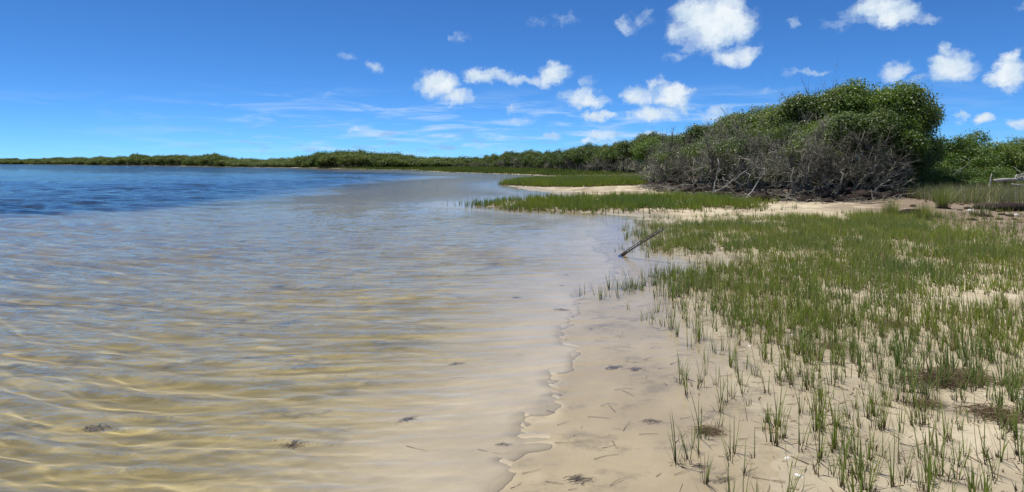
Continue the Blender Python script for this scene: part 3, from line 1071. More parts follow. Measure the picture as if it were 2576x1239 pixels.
for px, ty, w in [(1222, 404, 1.5), (1262, 402, 1.5), (1300, 398, 1.6), (1345, 399, 1.6), (1388, 403, 1.5), (1432, 396, 1.6), (1462, 400, 1.3), (1500, 395, 1.3),
                  (1535, 402, 1.2), (1572, 392, 1.2), (1606, 398, 1.2), (1240, 412, 1.2), (1325, 412, 1.2), (1412, 412, 1.2), (1486, 414, 1.1)]:
    Y = float(np.interp(px, fpx, fpy)) + random.uniform(-1, 2)
    x = (px - CX) / F * Y
    place_bare('grey dead shrub %s from the left along the middle thicket\'s foot' % ORD[c], MIDB[c % 3], x, Y, max(1.0, top_z(ty, Y) - gz(x, Y)), w, random.uniform(-.5, .5),
               'grey shrubs along the middle thicket')
    c += 1

# ---- far trees across the lagoon
FAR = []
for s in range(3):
    cm, C = crown_mesh('far_crown', 160 + s, 3.4, 3.0, 2.0, 20, 620, 6, 0.42, spray=0.3)
    tm = trunk_mesh('far_trunk', 260 + s, C[:8], -2.4, 0.13, 2)
    cm.materials.append(M_LEAF_FAR); tm.materials.append(M_BARK)
    FAR.append((cm, tm))
fprof = [(-150, 405), (0, 404), (80, 404), (150, 402), (215, 401), (262, 399), (300, 399), (330, 396), (346, 391), (365, 397), (400, 396), (430, 394), (480, 396),
         (520, 394), (538, 390), (560, 396), (590, 402), (620, 403), (660, 403), (700, 402), (740, 401), (770, 394), (800, 388), (850, 384), (905, 382), (940, 388),
         (985, 389), (1010, 393), (1050, 398), (1100, 397), (1150, 399), (1200, 400), (1260, 400), (1330, 402)]
fx_ = [a for a, b in fprof]; fy_ = [b for a, b in fprof]
fdist = [(-150, 640), (0, 560), (300, 350), (600, 236), (850, 178), (1000, 168), (1200, 172), (1330, 175)]
fdx = [a for a, b in fdist]; fdy = [b for a, b in fdist]


def far_zone(px):
    if px < 330: return 'on the low far left shore'
    if px < 600: return 'on the long low rise across the water'
    if px < 760: return 'in the low dip left of the wooded hump'
    if px < 1020: return 'on the wooded hump across the lagoon'
    return 'in the level wood behind the green marsh flat'


cnt = {}
i = 0
for row, (dd, drop) in enumerate([(1.0, 0.0), (0.955, 5.0), (0.925, 9.0)]):
    px = -60.0 + 9 * row
    while px < 1290:
        Y = float(np.interp(px, fdx, fdy)) * (dd + random.uniform(0, 0.02)) + (6 if row == 0 else 0)
        ty = float(np.interp(px, fx_, fy_)) + random.uniform(-3.0, 2.0) - (3.0 if px < 600 else 1.5) + drop * (1 if px > 560 else 0.7)
        if ty > 410.5:
            ty = 410.5
        rs = random.uniform(.8, 1.2) * (1.25 if px < 330 else 1.0)
        zn = far_zone(px)
        rown = ['back row of trees', 'middle row of trees', 'front row of bushes'][row]
        zs = random.uniform(.75, 1.0)
        x = (px - CX) / F * Y
        tz = max(top_z(ty, Y), gz(x, Y) + 1.2)
        zs = min(zs, (tz - gz(x, Y)) / 3.4)
        place_tree('distant_tree' if row < 2 else 'distant_bush', ORD[cnt.setdefault((row, zn), 0)] + [' tree from left, back row ', ' tree from left, middle row ', ' bush from left, front row '][row] + zn,
                   'tree' if row < 2 else 'bush', rown + ' ' + zn, FAR[i % 3], x, Y, tz, rs, zs, random.uniform(0, 6.28), base=2.4, crown_h=2.0)
        cnt[row, zn] += 1
        px += max(8.0, 3.4 * rs / Y * F * (0.72 if row < 2 else 0.9))
        i += 1
for px, ty, lab in [(345, 390, 'round topped tree standing above the far rise, the left one'), (538, 389, 'round topped tree standing above the far rise, the right one')]:
    Y = float(np.interp(px, fdx, fdy)) + 4
    x = (px - CX) / F * Y
    place_tree('distant_tree', lab, 'tree', None, FAR[0], x, Y, top_z(ty, Y), .9, .55, 1.0, base=2.4, crown_h=2.0)


# ------------------------------------------------------------------ grass
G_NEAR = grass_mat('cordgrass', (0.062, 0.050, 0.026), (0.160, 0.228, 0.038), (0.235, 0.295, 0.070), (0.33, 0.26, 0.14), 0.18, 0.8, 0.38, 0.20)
G_SPIT = grass_mat('spit_grass', (0.12, 0.105, 0.04), (0.165, 0.245, 0.032), (0.24, 0.30, 0.06), (0.20, 0.17, 0.08), 0.08, 0.35, 0.3, 0.25)
G_FAR = grass_mat('far_marsh_grass', (0.09, 0.10, 0.02), (0.105, 0.155, 0.020), (0.15, 0.20, 0.03), (0.14, 0.13, 0.05), 0.08, 0.12, 0.25, 0.2)
G_TALL = grass_mat('tall_grass', (0.09, 0.09, 0.04), (0.150, 0.195, 0.060), (0.28, 0.295, 0.17), (0.33, 0.29, 0.21), 0.25, 0.5, 0.3, 0.25)
G_SCRUB = grass_mat('scrub', (0.07, 0.065, 0.045), (0.12, 0.12, 0.075), (0.19, 0.18, 0.13), (0.22, 0.20, 0.16), 0.35, 0.12, 0.2, 0.3)


def clump_arrays(r, cx, cy, cz, n, h, hvar, w, spread, lean):
    """n blades for every clump centre"""
    m = len(cx)
    nb = np.maximum(1, r.poisson(n, m))
    idx = np.repeat(np.arange(m), nb)
    k = len(idx)
    yaw = r.uniform(0, 6.283, k)
    off = r.uniform(0, spread, k)
    hc = (h * r.uniform(1 - hvar, 1 + hvar, m))[idx] if np.ndim(h) == 0 else (h * r.uniform(1 - hvar, 1 + hvar, m))[idx]
    hh = hc * r.uniform(0.45, 1.1, k)
    base = np.stack([cx[idx] + np.cos(yaw) * off, cy[idx] + np.sin(yaw) * off, cz[idx] - 0.01], 1)
    ww = (w if np.ndim(w) == 0 else w[idx]) * r.uniform(0.7, 1.3, k)
    return base, hh, ww, yaw + r.normal(0, 0.5, k), np.abs(r.normal(lean, lean * 0.8, k)), r.normal(0.08, 0.16, k), r.random(k)


def grass_stuff(name, label, cx, cy, n, h, hvar, w, spread, lean, mat, seed, seg=2, cat='grass'):
    r = np.random.default_rng(seed)
    cz = height(cx, cy)
    a = clump_arrays(r, cx, cy, cz, n, h, hvar, w, spread, lean)
    V, Q, T, t, rn = blades(*a, seg=seg)
    me = mesh_from(name, V, [Q, T], False, {'t': t, 'rnd': rn})
    o = obj(name, me, mat)
    tag(o, label, cat, None, 'stuff')
    return o


def scatter(r, n, x0, x1, y0, y1, dens):
    x = r.uniform(x0, x1, n); y = r.uniform(y0, y1, n)
    return (lambda k: (x[k], y[k]))(r.random(n) < dens(x, y))


def marsh_density(x, y):
    """foreground cordgrass: 1 = thick"""
    sd = shore_sd(x, y)
    th = signed(THICKET, x, y)
    n = fbm(x * 0.8, y * 0.8, 51, 4)
    n2 = fbm(x * 2.6, y * 2.6, 53, 3)
    edge = sstep(-0.55, 0.9, sd + (n2 - 0.5) * 1.4 + 0.75 * np.exp(-((y - 7.9) / 1.1) ** 2) + 0.35 * np.exp(-((y - 11.5) / 1.2) ** 2))
    base = 0.16 + 0.84 * sstep(5.2, 8.6, y + (n - 0.5) * 3.0 - np.clip(x - 3, 0, 5) * 0.20)
    base *= sstep(0.30, 0.52, n + 0.18 * sstep(6, 9, y))
    far = sstep(17.5, 15.5, y - (n - .5) * 3 - np.clip(x - 6, 0, 10) * 0.12)
    bare = sstep(0.38, 0.56, n2 + 0.06)
    # bare sand by the pole and on the bay
    hole = 1 - np.exp(-(((x - 3.3) / 1.1) ** 2 + ((y - 10.1) / 0.75) ** 2))
    hole2 = 1 - 0.9 * np.exp(-(((x - 4.2) / 2.2) ** 2 + ((y - 16.3) / 1.3) ** 2))
    right = 1 - 0.88 * sstep(0.0, 2.2, (x - 8.7) - (y - 13.0) * 0.25 + (n - .5) * 3)
    return edge * base * far * (0.26 + 0.74 * bare) * hole * hole2 * right


r = np.random.default_rng(501)
# candidate clumps of the foreground
cx, cy = scatter(r, 3900, 0.7, 7.5, 2.55, 6.4, lambda x, y: (shore_sd(x, y) > -0.35 + 0.5 * (fbm(x * 3, y * 3, 57, 2) - .5)) * (0.62 + 0.38 * (fbm(x * 2, y * 2, 58, 3) > 0.42))
                 * np.where(shore_sd(x, y) < 0.30, 0.30, 1.0) * (np.abs(x / y) < 0.90))
order = np.argsort(np.hypot(cx, cy))
cx, cy = cx[order], cy[order]
near_n = 295
ncx, ncy = cx[:near_n], cy[:near_n]
rcx, rcy = cx[near_n:], cy[near_n:]

# prototypes of single clumps
CL = []
for s in range(14):
    rr = np.random.default_rng(600 + s)
    a = clump_arrays(rr, np.zeros(1), np.zeros(1), np.zeros(1), [5, 6, 8, 7, 9, 5, 7][s % 7], 0.21, 0.20, 0.0052, 0.022, 0.15)
    V, Q, T, t, rn = blades(*a, seg=4)
    # short brown dead stubs round the foot
    b = clump_arrays(rr, np.zeros(1), np.zeros(1), np.zeros(1), 4, 0.06, 0.4, 0.006, 0.03, 0.35)
    b = b[:6] + (np.full(len(b[1]), 0.999),)
    V2, Q2, T2, t2, rn2 = blades(*b, seg=2)
    n0 = len(V)
    live = mesh_from('clump_blades', V, [Q, T], False, {'t': t, 'rnd': rn}); live.materials.append(G_NEAR)
    dead = mesh_from('clump_stubs', V2, [Q2, T2], False, {'t': t2 * 0, 'rnd': rn2 * 0}); dead.materials.append(G_NEAR)
    CL.append((live, dead))
nz = height(ncx, ncy)
nsd = shore_sd(ncx, ncy)
film_n = 0
for i in range(len(ncx)):
    x, y = float(ncx[i]), float(ncy[i])
    zone = 'standing in the shallow water film at the marsh edge' if nsd[i] < 0.12 else ('on pale sand along the marsh\'s open left edge' if nsd[i] < 0.9 else 'on the pale sand of the near foreground')
    s = random.uniform(0.75, 1.2)
    lab = 'small green cordgrass clump ' + zone
    if nsd[i] < 0.12 and film_n < 45:
        lab = 'cordgrass clump standing in the marsh edge\'s water film, %s from the bottom edge' % ORD[film_n]
        film_n += 1
    e = thing('grass_clump', lab, 'grass clump', (x, y, float(nz[i])), random.uniform(0, 6.28),
              'cordgrass clumps ' + zone, (s, s, s * random.uniform(.85, 1.15)))
    pr = CL[i % 14]
    obj('blades', pr[0], None, e)
    obj('stubs', pr[1], None, e)['kind'] = 'stuff'

grass_stuff('near_marsh_grass', 'thin scattered cordgrass on pale sand behind the nearest clumps', rcx, rcy, 7.5, 0.21, 0.30, 0.0058, 0.03, 0.18, G_NEAR, 11, 3)
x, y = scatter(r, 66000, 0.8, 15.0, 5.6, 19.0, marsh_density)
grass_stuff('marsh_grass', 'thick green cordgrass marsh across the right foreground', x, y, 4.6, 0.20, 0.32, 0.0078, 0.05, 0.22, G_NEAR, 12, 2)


def spit_density(x, y):
    sd = shore_sd(x, y)
    n = fbm(x * 0.9, y * 0.9, 61, 3)
    mid = 22.6 + 0.03 * (x - 2)
    band = np.maximum(np.exp(-(np.abs(y - mid) / 3.0) ** 4), 0.10 * (x > 0.5) * sstep(30, 27, y))
    left = sstep(-3.0, 2.6, x)
    rt = sstep(9.4, 7.0, x - (n - .5) * 2)
    return band * (0.10 + 0.90 * sstep(0.0, 1.0, left)) * (0.25 + 0.75 * sstep(0.30, 0.5, fbm(x * 2.2, y * 0.9, 62, 3))) * rt * sstep(-1.6, 0.6, sd + (n - 0.5) * 1.5) * (0.4 + 0.6 * (n > 0.35))


x, y = scatter(r, 36000, -4.5, 10, 18.5, 31.0, spit_density)
grass_stuff('spit_marsh_grass', 'bright green grass spit reaching left into the lagoon', x, y, 3.6, 0.27, 0.40, 0.016, 0.07, 0.12, G_SPIT, 13, 2)


def patch_density(x, y):
    sd = shore_sd(x, y)
    n = fbm(x * 0.4, y * 0.4, 63, 3)
    e = ((x - 5.2) / 6.2) ** 2 + ((y - 46.5) / 8.5) ** 2
    return sstep(1.15, 0.75, e + (n - 0.5) * 0.5) * sstep(-1.2, 1.0, sd)


x, y = scatter(r, 26000, -2.5, 13, 37, 56, patch_density)
grass_stuff('far_marsh_patch', 'oval bright green grass patch beyond the sandy inlet', x, y, 3.0, 0.42, 0.25, 0.032, 0.14, 0.12, G_SPIT, 14, 2)


def strip_density(x, y):
    sd = shore_sd(x, y)
    bk = signed(BACKLAND, x, y)
    n = fbm(x * 0.12, y * 0.12, 65, 3)
    return sstep(0.2, 1.5, sd) * sstep(1.0, -2.0, bk) * (n > 0.30) * sstep(62, 74, y)


x, y = scatter(r, 42000, -50, 22, 60, 166, strip_density)
grass_stuff('marsh_flat_grass', 'dark green marsh flat low along the far inlet', x, y, 2.6, 0.40, 0.3, 0.075, 0.30, 0.15, G_FAR, 15, 1 + 1)


def scrub_density(x, y):
    bk = signed(BACKLAND, x, y)
    return sstep(-3.0, 0.0, bk) * sstep(16.0, 9.0, bk)


x, y = scatter(r, 34000, -120, 16, 90, 250, scrub_density)
grass_stuff('shore_scrub', 'grey brown scrub band below the far trees', x, y, 2.4, 1.25, 0.4, 0.14, 0.5, 0.3, G_SCRUB, 16, 2, 'scrub')
x, y = scatter(r, 30000, -560, -100, 215, 640, scrub_density)
grass_stuff('far_shore_scrub', 'low scrub and reeds along the far left shore', x, y, 2.4, 1.5, 0.4, 0.30, 0.9, 0.3, G_SCRUB, 17, 2, 'scrub')


def tall_density(x, y):
    n = fbm(x * 0.7, y * 0.7, 67, 3)
    front = (x - 14.4) - (y - 20.0) * 0.05
    a = sstep(0.0, 1.2, front + (n - .5) * 2.0) * sstep(19.0, 20.4, y + (n - .5) * 1.5 - (x - 14) * 0.05)
    th = signed(THICKET, x, y)
    return a * (0.55 + 0.45 * (n > 0.42)) * sstep(9.0, 5.0, th)


x, y = scatter(r, 16000, 13.8, 34, 18.0, 36, tall_density)
grass_stuff('tall_grass_meadow', 'tall pale tipped grass in front of the right hand bushes', x, y, 6.0, 0.48, 0.35, 0.012, 0.09, 0.22, G_TALL, 18, 3)
x, y = scatter(r, 9000, 10, 40, 30, 75, lambda x, y: (signed(THICKET, x, y) > 3) * 0.8)
grass_stuff('gap_grass', 'yellow green grass in the gap behind the right hand bushes', x, y, 4.0, 0.7, 0.3, 0.03, 0.2, 0.22, G_TALL, 19, 2)
x, y = scatter(r, 9000, 8.5, 17, 26, 62, lambda x, y: (np.abs(signed(THICKET, x, y) + 0.6) < 1.6) * (y > 33) * 0.9)
grass_stuff('bank_grass', 'rough green grass on the bank between the two thickets', x, y, 4.0, 0.4, 0.3, 0.022, 0.12, 0.22, G_TALL, 20, 2)

# tussocks that stand alone
for i, (px, py, h, lab) in enumerate([(2243, 558, 0.55, 'dark tussock of rushes on bare soil, leftmost of the tussocks'),
                                      (2322, 566, 0.50, 'rounded dark tussock beside a white shell heap'),
                                      (2372, 538, 0.85, 'tallest dark tussock with exposed roots on the soil bank'),
                                      (2470, 560, 0.45, 'thin wispy tussock on bare soil near the right edge')]):
    x, y = ground_at(px, py)
    rr = np.random.default_rng(700 + i)
    a = clump_arrays(rr, np.zeros(1), np.zeros(1), np.zeros(1), 260 if i < 3 else 90, h, 0.05, 0.008, 0.20 if i < 3 else 0.28, 0.22)
    V, Q, T, t, rn = blades(*a, seg=4)
    e = thing('grass_tussock', lab, 'tussock', (x, y, gz(x, y)))
    me = mesh_from('tussock_blades', V, [Q, T], False, {'t': t, 'rnd': rn})
    obj('blades', me, G_TALL if i == 3 else G_NEAR, e)
    tb = Tubes()
    for _ in range(26):
        a0 = rr.uniform(0, 6.28)
        tb.add(bent((math.cos(a0) * .08, math.sin(a0) * .08, 0.06), (math.cos(a0) * rr.uniform(.2, .38), math.sin(a0) * rr.uniform(.2, .38), -0.04), 4, 0.08, rr), np.linspace(.014, .004, 4), 4)
    obj('root_foot', tb.mesh('tussock_roots'), M_PEAT, e)


# ------------------------------------------------------------------ the leaning pole in the shallows
def build_pole():
    a = np.array([1.86, 10.62, -0.06]); b = np.array([2.45, 9.86, 0.515])
    ax = (b - a) / np.linalg.norm(b - a)
    L = np.linalg.norm(b - a)
    side = np.cross(ax, (0, 0, 1)); side /= np.linalg.norm(side)
    up = np.cross(side, ax)
    m, k = new_mat('weathered_metal')
    tc = k.n('ShaderNodeTexCoord')
    n = k.noise(tc.outputs['Object'], 30.0, 5.0, 0.7)
    zz = k.n('ShaderNodeSeparateXYZ'); k.link(tc.outputs['Object'], zz.inputs[0])
    c = k.mix(k.ramp(n, 0.35, 0.65), (0.030, 0.026, 0.024), (0.11, 0.095, 0.085))
    bs = k.n('ShaderNodeBsdfPrincipled'); k.link(c, bs.inputs['Base Color'])
    bs.inputs['Roughness'].default_value = 0.6
    k.link(bs.outputs[0], k.out.inputs['Surface'])
    e = thing('leaning_pole', 'dark ribbed pole of parallel rails leaning out of the shallow water', 'pole', tuple(a))
    loc = lambda p: p - a
    for u, v in ((-0.026, 0), (0.026, 0), (0.0, 0.034)):
        t = Tubes(); t.add([loc(a + side * u + up * v), loc((a + b) / 2 + side * u + up * (v + 0.006)), loc(b + side * u + up * v)], 0.0065, 6)
        obj('rail', t.mesh('pole_rail'), m, e)
    for i in range(15):
        p = a + ax * L * (0.05 + 0.93 * i / 14)
        t = Tubes()
        q = [p - side * 0.028, p + side * 0.028, p + up * 0.036, p - side * 0.028]
        t.add([loc(x_) for x_ in q], 0.006, 5)
        obj('rung', t.mesh('pole_rung'), m, e)
    # wrapped lower end
    t = Tubes(); t.add([loc(a), loc(a + ax * 0.12 + up * .008), loc(a + ax * 0.22 + up * .008)], [0.026, 0.032, 0.022], 7)
    obj('crusted_foot', t.mesh('pole_foot'), M_PEAT, e)


build_pole()


# ------------------------------------------------------------------ driftwood, fallen boughs, peat
def driftwood(label, a, b, r0, twigs, seed, mat=M_PALE, name='driftwood_branch', cat='driftwood', group='pale dead boughs on the bank', sides=7):
    rr = np.random.default_rng(seed)
    a = np.array(a, float); b = np.array(b, float)
    e = thing(name, label, cat, tuple(a), 0, group)
    t = Tubes()
    p = bent((0, 0, 0), b - a, 7, 0.035, rr)
    t.add(p, np.linspace(r0, r0 * 0.35, 7) * rr.uniform(.85, 1.15, 7) * (0.75 if r0 < 0.05 else 1.0), sides)
    stem = obj('stem', t.mesh('bough_stem'), mat, e)
    if twigs:
        t = Tubes()
        L = np.linalg.norm(b - a)
        for _ in range(twigs):
            i = rr.integers(2, 7)
            d = (b - a) / L + rr.normal(0, 0.6, 3); d[2] = abs(d[2]) * 0.7
            q = p[i] + d * L * rr.uniform(0.12, 0.3)
            qq = bent(p[i], q, 4, 0.08, rr)
            t.add(qq, np.linspace(r0 * 0.4, r0 * 0.12, 4), 4)
            for _ in range(2):
                t.add(bent(qq[2], qq[2] + rr.normal(0, 0.12, 3) * L, 3, 0.08, rr), np.linspace(r0 * 0.2, r0 * 0.07, 3), 3)
        obj('twigs', t.mesh('bough_twigs'), mat, stem)


def on(px, py, dz=0.03):
    x, y = ground_at(px, py)
    return (x, y, gz(x, y) + dz)


def at(px, py, Y):
    return ((px - CX) / F * Y, Y, EYE + (HZ - py) / F * Y)


driftwood('long bleached driftwood log lying in the grass at the right edge', (20.9, 26.4, .80), (23.6, 26.9, 0.98), 0.085, 7, 801, name='driftwood_log', group=None)
driftwood('second bleached bough lying in front of the driftwood log', (21.3, 26.0, .66), (23.5, 26.2, 0.70), 0.05, 4, 809, name='driftwood_log', group=None)
driftwood('short bleached stump standing left of the driftwood log', (20.55, 26.3, 0.45), (20.75, 26.4, 1.12), 0.055, 0, 802, name='driftwood_stump', group=None)
driftwood('pale slanting dead stem leaning in the right hand bush', at(2315 + 60, 462, 28.5), at(2352 + 75, 418, 29), 0.028, 2, 803)
driftwood('white upright dead stem, left one in front of the mound', at(1792, 490, 25.6), at(1806, 400, 25.6), 0.042, 1, 804)
driftwood('white dead stem leaning right across the mound\'s front', at(1790, 488, 25.3), at(1880, 428, 24.6), 0.036, 4, 805)
driftwood('second white stem leaning right, steeper than its neighbour', at(1815, 490, 25.1), at(1858, 415, 24.7), 0.034, 4, 806)
driftwood('pale dead stem leaning right from the sandy edge', at(1876, 510, 23.8), at(1925, 430, 23.6), 0.045, 3, 807)
driftwood('dark crooked dead trunk rising at the mound\'s left front', at(1742, 484, 28), at(1766, 428, 28), 0.055, 3, 808, M_BARK)
driftwood('grey dead trunk standing in the peat under the palest shrub', at(1990, 508, 23.0), at(1996, 420, 23.2), 0.085, 4, 810, M_GREY)
driftwood('grey dead trunk leaning right over the peat bank', at(2096, 508, 22.9), at(2120, 440, 23.6), 0.085, 4, 811, M_GREY)
driftwood('curved pale bough lying along the foot of the bank', on(1742, 492), on(1812, 500), 0.035, 2, 812)
driftwood('bare bough with white forks spreading toward the dark hollow', at(2160, 488, 25.0), at(2250, 440, 24.6), 0.035, 9, 813, M_PALE)
driftwood('lower bare bough with white forks above the peat bank', at(2150, 492, 24.6), at(2235, 466, 24.0), 0.030, 9, 814, M_PALE)
driftwood('bare bough with upswept white forks beside the dark hollow', at(2165, 470, 25.0), at(2215, 405, 24.8), 0.03, 9, 815, M_PALE)
driftwood('pale stick lying on bare soil left of the tall tussock', on(2318, 535), on(2352, 538), 0.022, 0, 816)
driftwood('pale stick lying among clods under the mound\'s right end', on(2240, 512), on(2275, 516), 0.020, 2, 817)

# fallen twigs and roots along the bank: a litter nobody could count
tb = Tubes()
rr = np.random.default_rng(820)
bank = [(8.5, 36.5), (8.2, 31), (9.1, 26.2), (9.8, 23.4), (12.0, 22.6), (14.6, 24.4), (17.2, 26.2)]
bl = np.array(bank)
seglen = np.hypot(*(bl[1:] - bl[:-1]).T)
for _ in range(1300):
    sgi = rr.choice(len(seglen), p=seglen / seglen.sum())
    t = rr.random()
    c = bl[sgi] + (bl[sgi + 1] - bl[sgi]) * t + rr.normal(0, 0.55, 2)
    x, y = c
    L = rr.gamma(2.0, 0.22) + 0.12
    a0 = rr.uniform(0, 6.28)
    z0 = 0.25 * sstep(0, .6, float(signed(THICKET, np.array([x]), np.array([y]))[0])) + 0.10 + rr.uniform(0, 0.12)
    tb.add(bent((x, y, z0), (x + math.cos(a0) * L, y + math.sin(a0) * L, z0 + rr.uniform(-.05, .35) * L), 4, 0.09, rr), np.linspace(.016, .005, 4) * rr.uniform(.6, 1.7), 3)
o = obj('twig_litter', tb.mesh('twig_litter'), M_GREY)
tag(o, 'tangle of fallen grey twigs and roots along the foot of the mound', 'twigs', None, 'stuff')

# peat clods that have broken off the bank
def clod_mesh(seed):
    rr = np.random.default_rng(seed)
    nu, nv = 12, 7
    V = []
    for i in range(nv):
        ph = math.pi * i / (nv - 1)
        for j in range(nu):
            a0 = 2 * math.pi * j / nu
            V.append((math.sin(ph) * math.cos(a0), math.sin(ph) * math.sin(a0), math.cos(ph)))
    V = np.array(V)
    n = fbm(V[:, 0] * 1.6 + V[:, 2] * 1.3 + 10 * seed, V[:, 1] * 1.6 - V[:, 2], seed, 3)
    n2 = fbm(V[:, 0] * 5 + V[:, 2] * 4, V[:, 1] * 5 + V[:, 2] * 3, seed + 3, 2)
    V = V * (0.45 + 0.75 * n + 0.35 * n2)[:, None] * np.array([1.0, 0.75, 0.6])
    Q = [(i * nu + j, i * nu + (j + 1) % nu, (i + 1) * nu + (j + 1) % nu, (i + 1) * nu + j) for i in range(nv - 1) for j in range(nu)]
    me = mesh_from('peat_clod', V, [np.array(Q)[:, ::-1]], False)
    me.materials.append(M_PEAT)
    return me


CLODS = [clod_mesh(s) for s in (1, 2, 3, 4)]
rr = np.random.default_rng(840)
for i in range(190):
    sgi = rr.choice(len(seglen), p=seglen / seglen.sum())
    c = bl[sgi] + (bl[sgi + 1] - bl[sgi]) * rr.random() + rr.normal(0, 0.30, 2)
    s = rr.uniform(0.12, 0.40)
    x, y = float(c[0]), float(c[1])
    o = obj('peat_clod', CLODS[i % 4], None, None, (x, y, gz(x, y) + s * 0.15))
    o.scale = (s * 1.3, s, s); o.rotation_euler = (rr.uniform(-.4, .4), rr.uniform(-.4, .4), rr.uniform(0, 6.28))
    tag(o, 'dark crumbling peat clod fallen at the foot of the mound', 'peat clod', 'peat clods along the bank')
for i in range(26):
    px, py = rr.uniform(2260, 2600), rr.uniform(522, 570)
    x, y = ground_at(px, py)
    s = rr.uniform(0.05, 0.14)
    o = obj('soil_clod', CLODS[i % 4], None, None, (x, y, gz(x, y) + s * 0.1))
    o.scale = (s * 1.4, s, s * .7); o.rotation_euler = (0, 0, rr.uniform(0, 6.28))
    tag(o, 'small dark clod lying on the bare brown soil at right', 'clod', 'clods on the bare soil')
for px, py, s, lab in [(2545, 545, 0.36, 'big dark undercut peat block at the photo\'s right edge'), (2490, 540, 0.26, 'pale crusted heap of soil left of the dark peat block'),
                       (2300, 552, 0.22, 'dark root clod under the rounded tussock')]:
    x, y = ground_at(px, py)
    o = obj('peat_block', CLODS[1], None, None, (x, y, gz(x, y) + s * .2))
    o.scale = (s * 1.7, s, s * .8)
    tag(o, lab, 'peat block')

# ------------------------------------------------------------------ small things on sand and bed
M_WEED = rough_mat('drift_weed', (0.11, 0.09, 0.062), (0.30, 0.24, 0.17), 20.0)
M_SHELL = rough_mat('shell', (0.62, 0.60, 0.56), (0.82, 0.81, 0.78), 30.0, bump=0.2, obj_var=0.1)


def weed_mesh(seed, n, rad, thick):
    rr = np.random.default_rng(seed)
    tb = Tubes()
    for _ in range(n):
        c = rr.normal(0, rad * 0.33, 2)
        a0 = rr.normal(0.3, 0.9)
        L = rad * rr.uniform(0.4, 1.3)
        tb.add(bent((c[0] - math.cos(a0) * L / 2, c[1] - math.sin(a0) * L / 2, rr.uniform(0, thick)),
                    (c[0] + math.cos(a0) * L / 2, c[1] + math.sin(a0) * L / 2, rr.uniform(0, thick)), 4, 0.09, rr), np.linspace(.0022, .0010, 4), 3)
    me = tb.mesh('weed_tuft')
    me.materials.append(M_WEED)
    return me


WEEDS = [weed_mesh(s, 30, 0.07 + 0.02 * (s % 3), 0.010) for s in range(5)]
rr = np.random.default_rng(860)
spots = [(1030, 1042), (745, 1098), (250, 1050), (500, 1215), (1265, 1108), (1350, 1080), (1462, 1192), (1545, 915), (1600, 922), (1150, 905),
         (1425, 690), (1413, 716), (1415, 776), (1300, 745), (1640, 1052), (1770, 1085), (1765, 1170), (1820, 1205)]
spot_words = ['lying alone on the bed in the lower middle', 'left of the lower middle on the bed', 'far left on the bed', 'at the bottom edge left of centre on the bed',
              'in shallow water right of the lower middle', 'beside the wave line in the lower right of centre', 'largest and darkest on the sand at the bottom edge',
              'on the wet sand film, left one of a pair', 'on the wet sand film, right one of a pair', 'alone in mid water right of centre',
              'farthest one below the leaning pole', 'second farthest one below the leaning pole', 'third farthest one below the leaning pole', 'in the shallows left of the first grass clumps',
              'on wet sand left of the nearest lone clumps', 'round the foot of a lone grass clump', 'on wet sand near the bottom edge, left one', 'on wet sand near the bottom edge, right one']
for i, (px, py) in enumerate(spots):
    x, y = ground_at(px, py)
    s = rr.uniform(0.45, 0.85)
    z = gz(x, y)
    o = obj('weed_tuft', WEEDS[i % 5], None, None, (x, y, z + 0.004)); o.scale = (s * 1.3, s * .8, s); o.rotation_euler = (0, 0, rr.uniform(-.6, .6))
    tag(o, 'dark weed tuft ' + spot_words[i], 'drift weed', 'drift weed tufts')

MATS = [weed_mesh(40 + s, 170, 0.20 + 0.05 * s, 0.035) for s in range(2)]
M_MAT = rough_mat('dead_grass', (0.09, 0.060, 0.035), (0.30, 0.215, 0.13), 20.0)
for m_ in MATS:
    m_.materials.clear(); m_.materials.append(M_MAT)
for i, (px, py, s, lab) in enumerate([(2380, 972, 1.2, 'large brown mat of dead grass on the sand at right'), (2440, 965, .9, 'brown mat of dead grass just right of the large one'),
                                      (2520, 1065, .9, 'brown mat of dead grass near the right edge'), (2330, 1030, .5, 'small brown mat of dead grass below the large one'),
                                      (2100, 880, .6, 'small brown mat of dead grass in the middle of the marsh'), (2250, 830, .8, 'brown mat of dead grass among the thick marsh'),
                                      (1790, 1085, .45, 'dark root mat under three tall blades on the wet sand')]):
    x, y = ground_at(px, py)
    o = obj('dead_grass_mat', MATS[i % 2], None, None, (x, y, gz(x, y) + 0.006)); o.scale = (s * 1.2, s * .8, s); o.rotation_euler = (0, 0, rr.uniform(-.6, .6))
    o.cycles.is_caustics_receiver = True
    tag(o, lab, 'dead grass', 'brown mats of dead grass')

# loose dead grass stems strewn over shallows and sand
tb = Tubes()
for _ in range(420):
    Y = 2.7 + 9 * rr.random() ** 2
    x = rr.normal(0.7 + 0.25 * Y, 1.1)
    if float(x) < -2.2 - .1 * Y: continue
    L = rr.uniform(0.04, 0.16); a0 = rr.normal(0.2, 0.8)
    tb_p = (x, Y, L, a0)
    tb.V.append(None) if False else None
    tb.__dict__.setdefault('todo', []).append(tb_p)
td = np.array(tb.todo)
zs_ = height(td[:, 0], td[:, 1]); ze_ = height(td[:, 0] + td[:, 2] * np.cos(td[:, 3]), td[:, 1] + td[:, 2] * np.sin(td[:, 3]))
for (x, y, L, a0), z0, z1 in zip(td, zs_, ze_):
    tb.add(bent((x, y, z0 + .004), (x + L * math.cos(a0), y + L * math.sin(a0), z1 + .006), 3, 0.05, rr), [.0019, .0016, .0009], 3)
o = obj('dead_stems', tb.mesh('dead_stems'), M_WEED)
tag(o, 'thin dark dead grass stems strewn over the sand and shallows', 'dead stems', None, 'stuff')

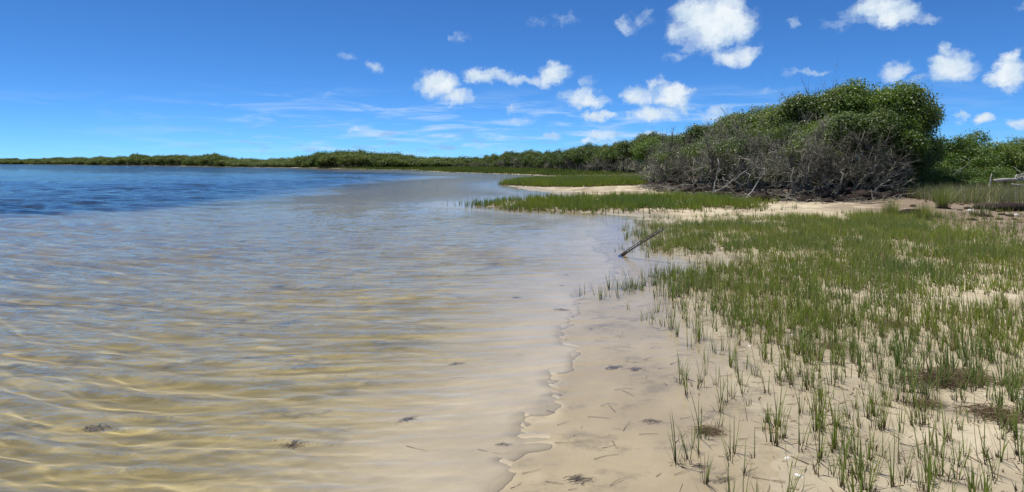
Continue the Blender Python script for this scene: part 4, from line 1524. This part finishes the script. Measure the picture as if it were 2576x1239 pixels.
# flakes of dead leaf and grass on the marsh sand
n_l = 16000
lx, ly = scatter(rr, n_l, 0.9, 12.0, 2.6, 15.5, lambda x, y: (shore_sd(x, y) > 0.05) * (0.25 + 0.75 * (fbm(x * 1.7, y * 1.7, 95, 3) > 0.5)) * np.clip(6.0 / y, 0.3, 1) * (x / y < 0.9))
lz = height(lx, ly)
m_ = len(lx)
la = rr.uniform(0, 6.28, m_); ll = rr.gamma(2.0, 0.009, m_) + 0.006; lw = rr.uniform(0.0015, 0.004, m_)
cdx, cdy = np.cos(la), np.sin(la)
t1_, t2_ = rr.uniform(0.002, 0.012, m_), rr.uniform(0.002, 0.012, m_)
Vl = np.stack([np.stack([lx - cdx * ll - cdy * lw, ly - cdy * ll + cdx * lw, lz + t1_], 1), np.stack([lx - cdx * ll + cdy * lw, ly - cdy * ll - cdx * lw, lz + t1_ - .001], 1),
               np.stack([lx + cdx * ll + cdy * lw, ly + cdy * ll - cdx * lw, lz + t2_], 1), np.stack([lx + cdx * ll - cdy * lw, ly + cdy * ll + cdx * lw, lz + t2_ + .001], 1)], 1).reshape(-1, 3)
me = mesh_from('plant_litter', Vl, [np.arange(m_)[:, None] * 4 + np.arange(4)[None, :]], False, {'rnd': np.repeat(rr.random(m_), 4)})
o = obj('plant_litter', me, M_MAT)
tag(o, 'brown flakes of dead grass strewn over the marsh sand', 'litter', None, 'stuff')

# shells and bits of white foam on the sand
def shell_mesh(seed):
    rr = np.random.default_rng(seed)
    nu, nv = 10, 4
    V = [(0, 0, 0.32)]
    for i in range(1, nv + 1):
        for j in range(nu):
            a0 = 2 * math.pi * j / nu
            q = i / nv
            rad = q * (1 + 0.25 * math.cos(a0) + rr.normal(0, .05))
            V.append((rad * math.cos(a0), rad * 0.75 * math.sin(a0), 0.32 * (1 - q * q)))
    T = [(0, 1 + j, 1 + (j + 1) % nu) for j in range(nu)]
    Q = [(1 + (i) * nu + j, 1 + (i + 1) * nu + j, 1 + (i + 1) * nu + (j + 1) % nu, 1 + i * nu + (j + 1) % nu) for i in range(nv - 1) for j in range(nu)]
    me = mesh_from('shell', np.array(V), [np.array(Q), np.array(T)], True)
    me.materials.append(M_SHELL)
    return me


SH = [shell_mesh(s) for s in (1, 2, 3)]
n = 0
for i in range(240):
    Y = 2.8 + 11 * rr.random() ** 1.3
    x = rr.uniform(1.2, 0.85 * Y)
    if float(shore_sd(np.array([x]), np.array([Y]))[0]) < 0.1: continue
    if fbm(np.array([x * 1.1]), np.array([Y * 1.1]), 91, 3)[0] < 0.50: continue
    s = rr.uniform(0.008, 0.024)
    o = obj('shell', SH[i % 3], None, None, (x, Y, gz(x, Y) + 0.001)); o.scale = (s, s, s); o.rotation_euler = (rr.uniform(-.3, .3), rr.uniform(-.3, .3), rr.uniform(0, 6.28))
    tag(o, 'small white shell lying on the sand between grass clumps', 'shell', 'white shells on the marsh sand')
for px, py, s, lab in [(2440, 545, .10, 'white shell lump on bare soil under the tall grass'), (2320, 557, .08, 'white shell lump at the foot of the rounded tussock'),
                       (2556, 558, .07, 'white shell beside the dark peat block'), (1420, 432, .25, 'small white object on the far marsh flat')]:
    x, y = ground_at(px, py)
    o = obj('shell_lump', SH[0], None, None, (x, y, gz(x, y) + .01)); o.scale = (s, s, s * 1.6)
    tag(o, lab, 'shell')
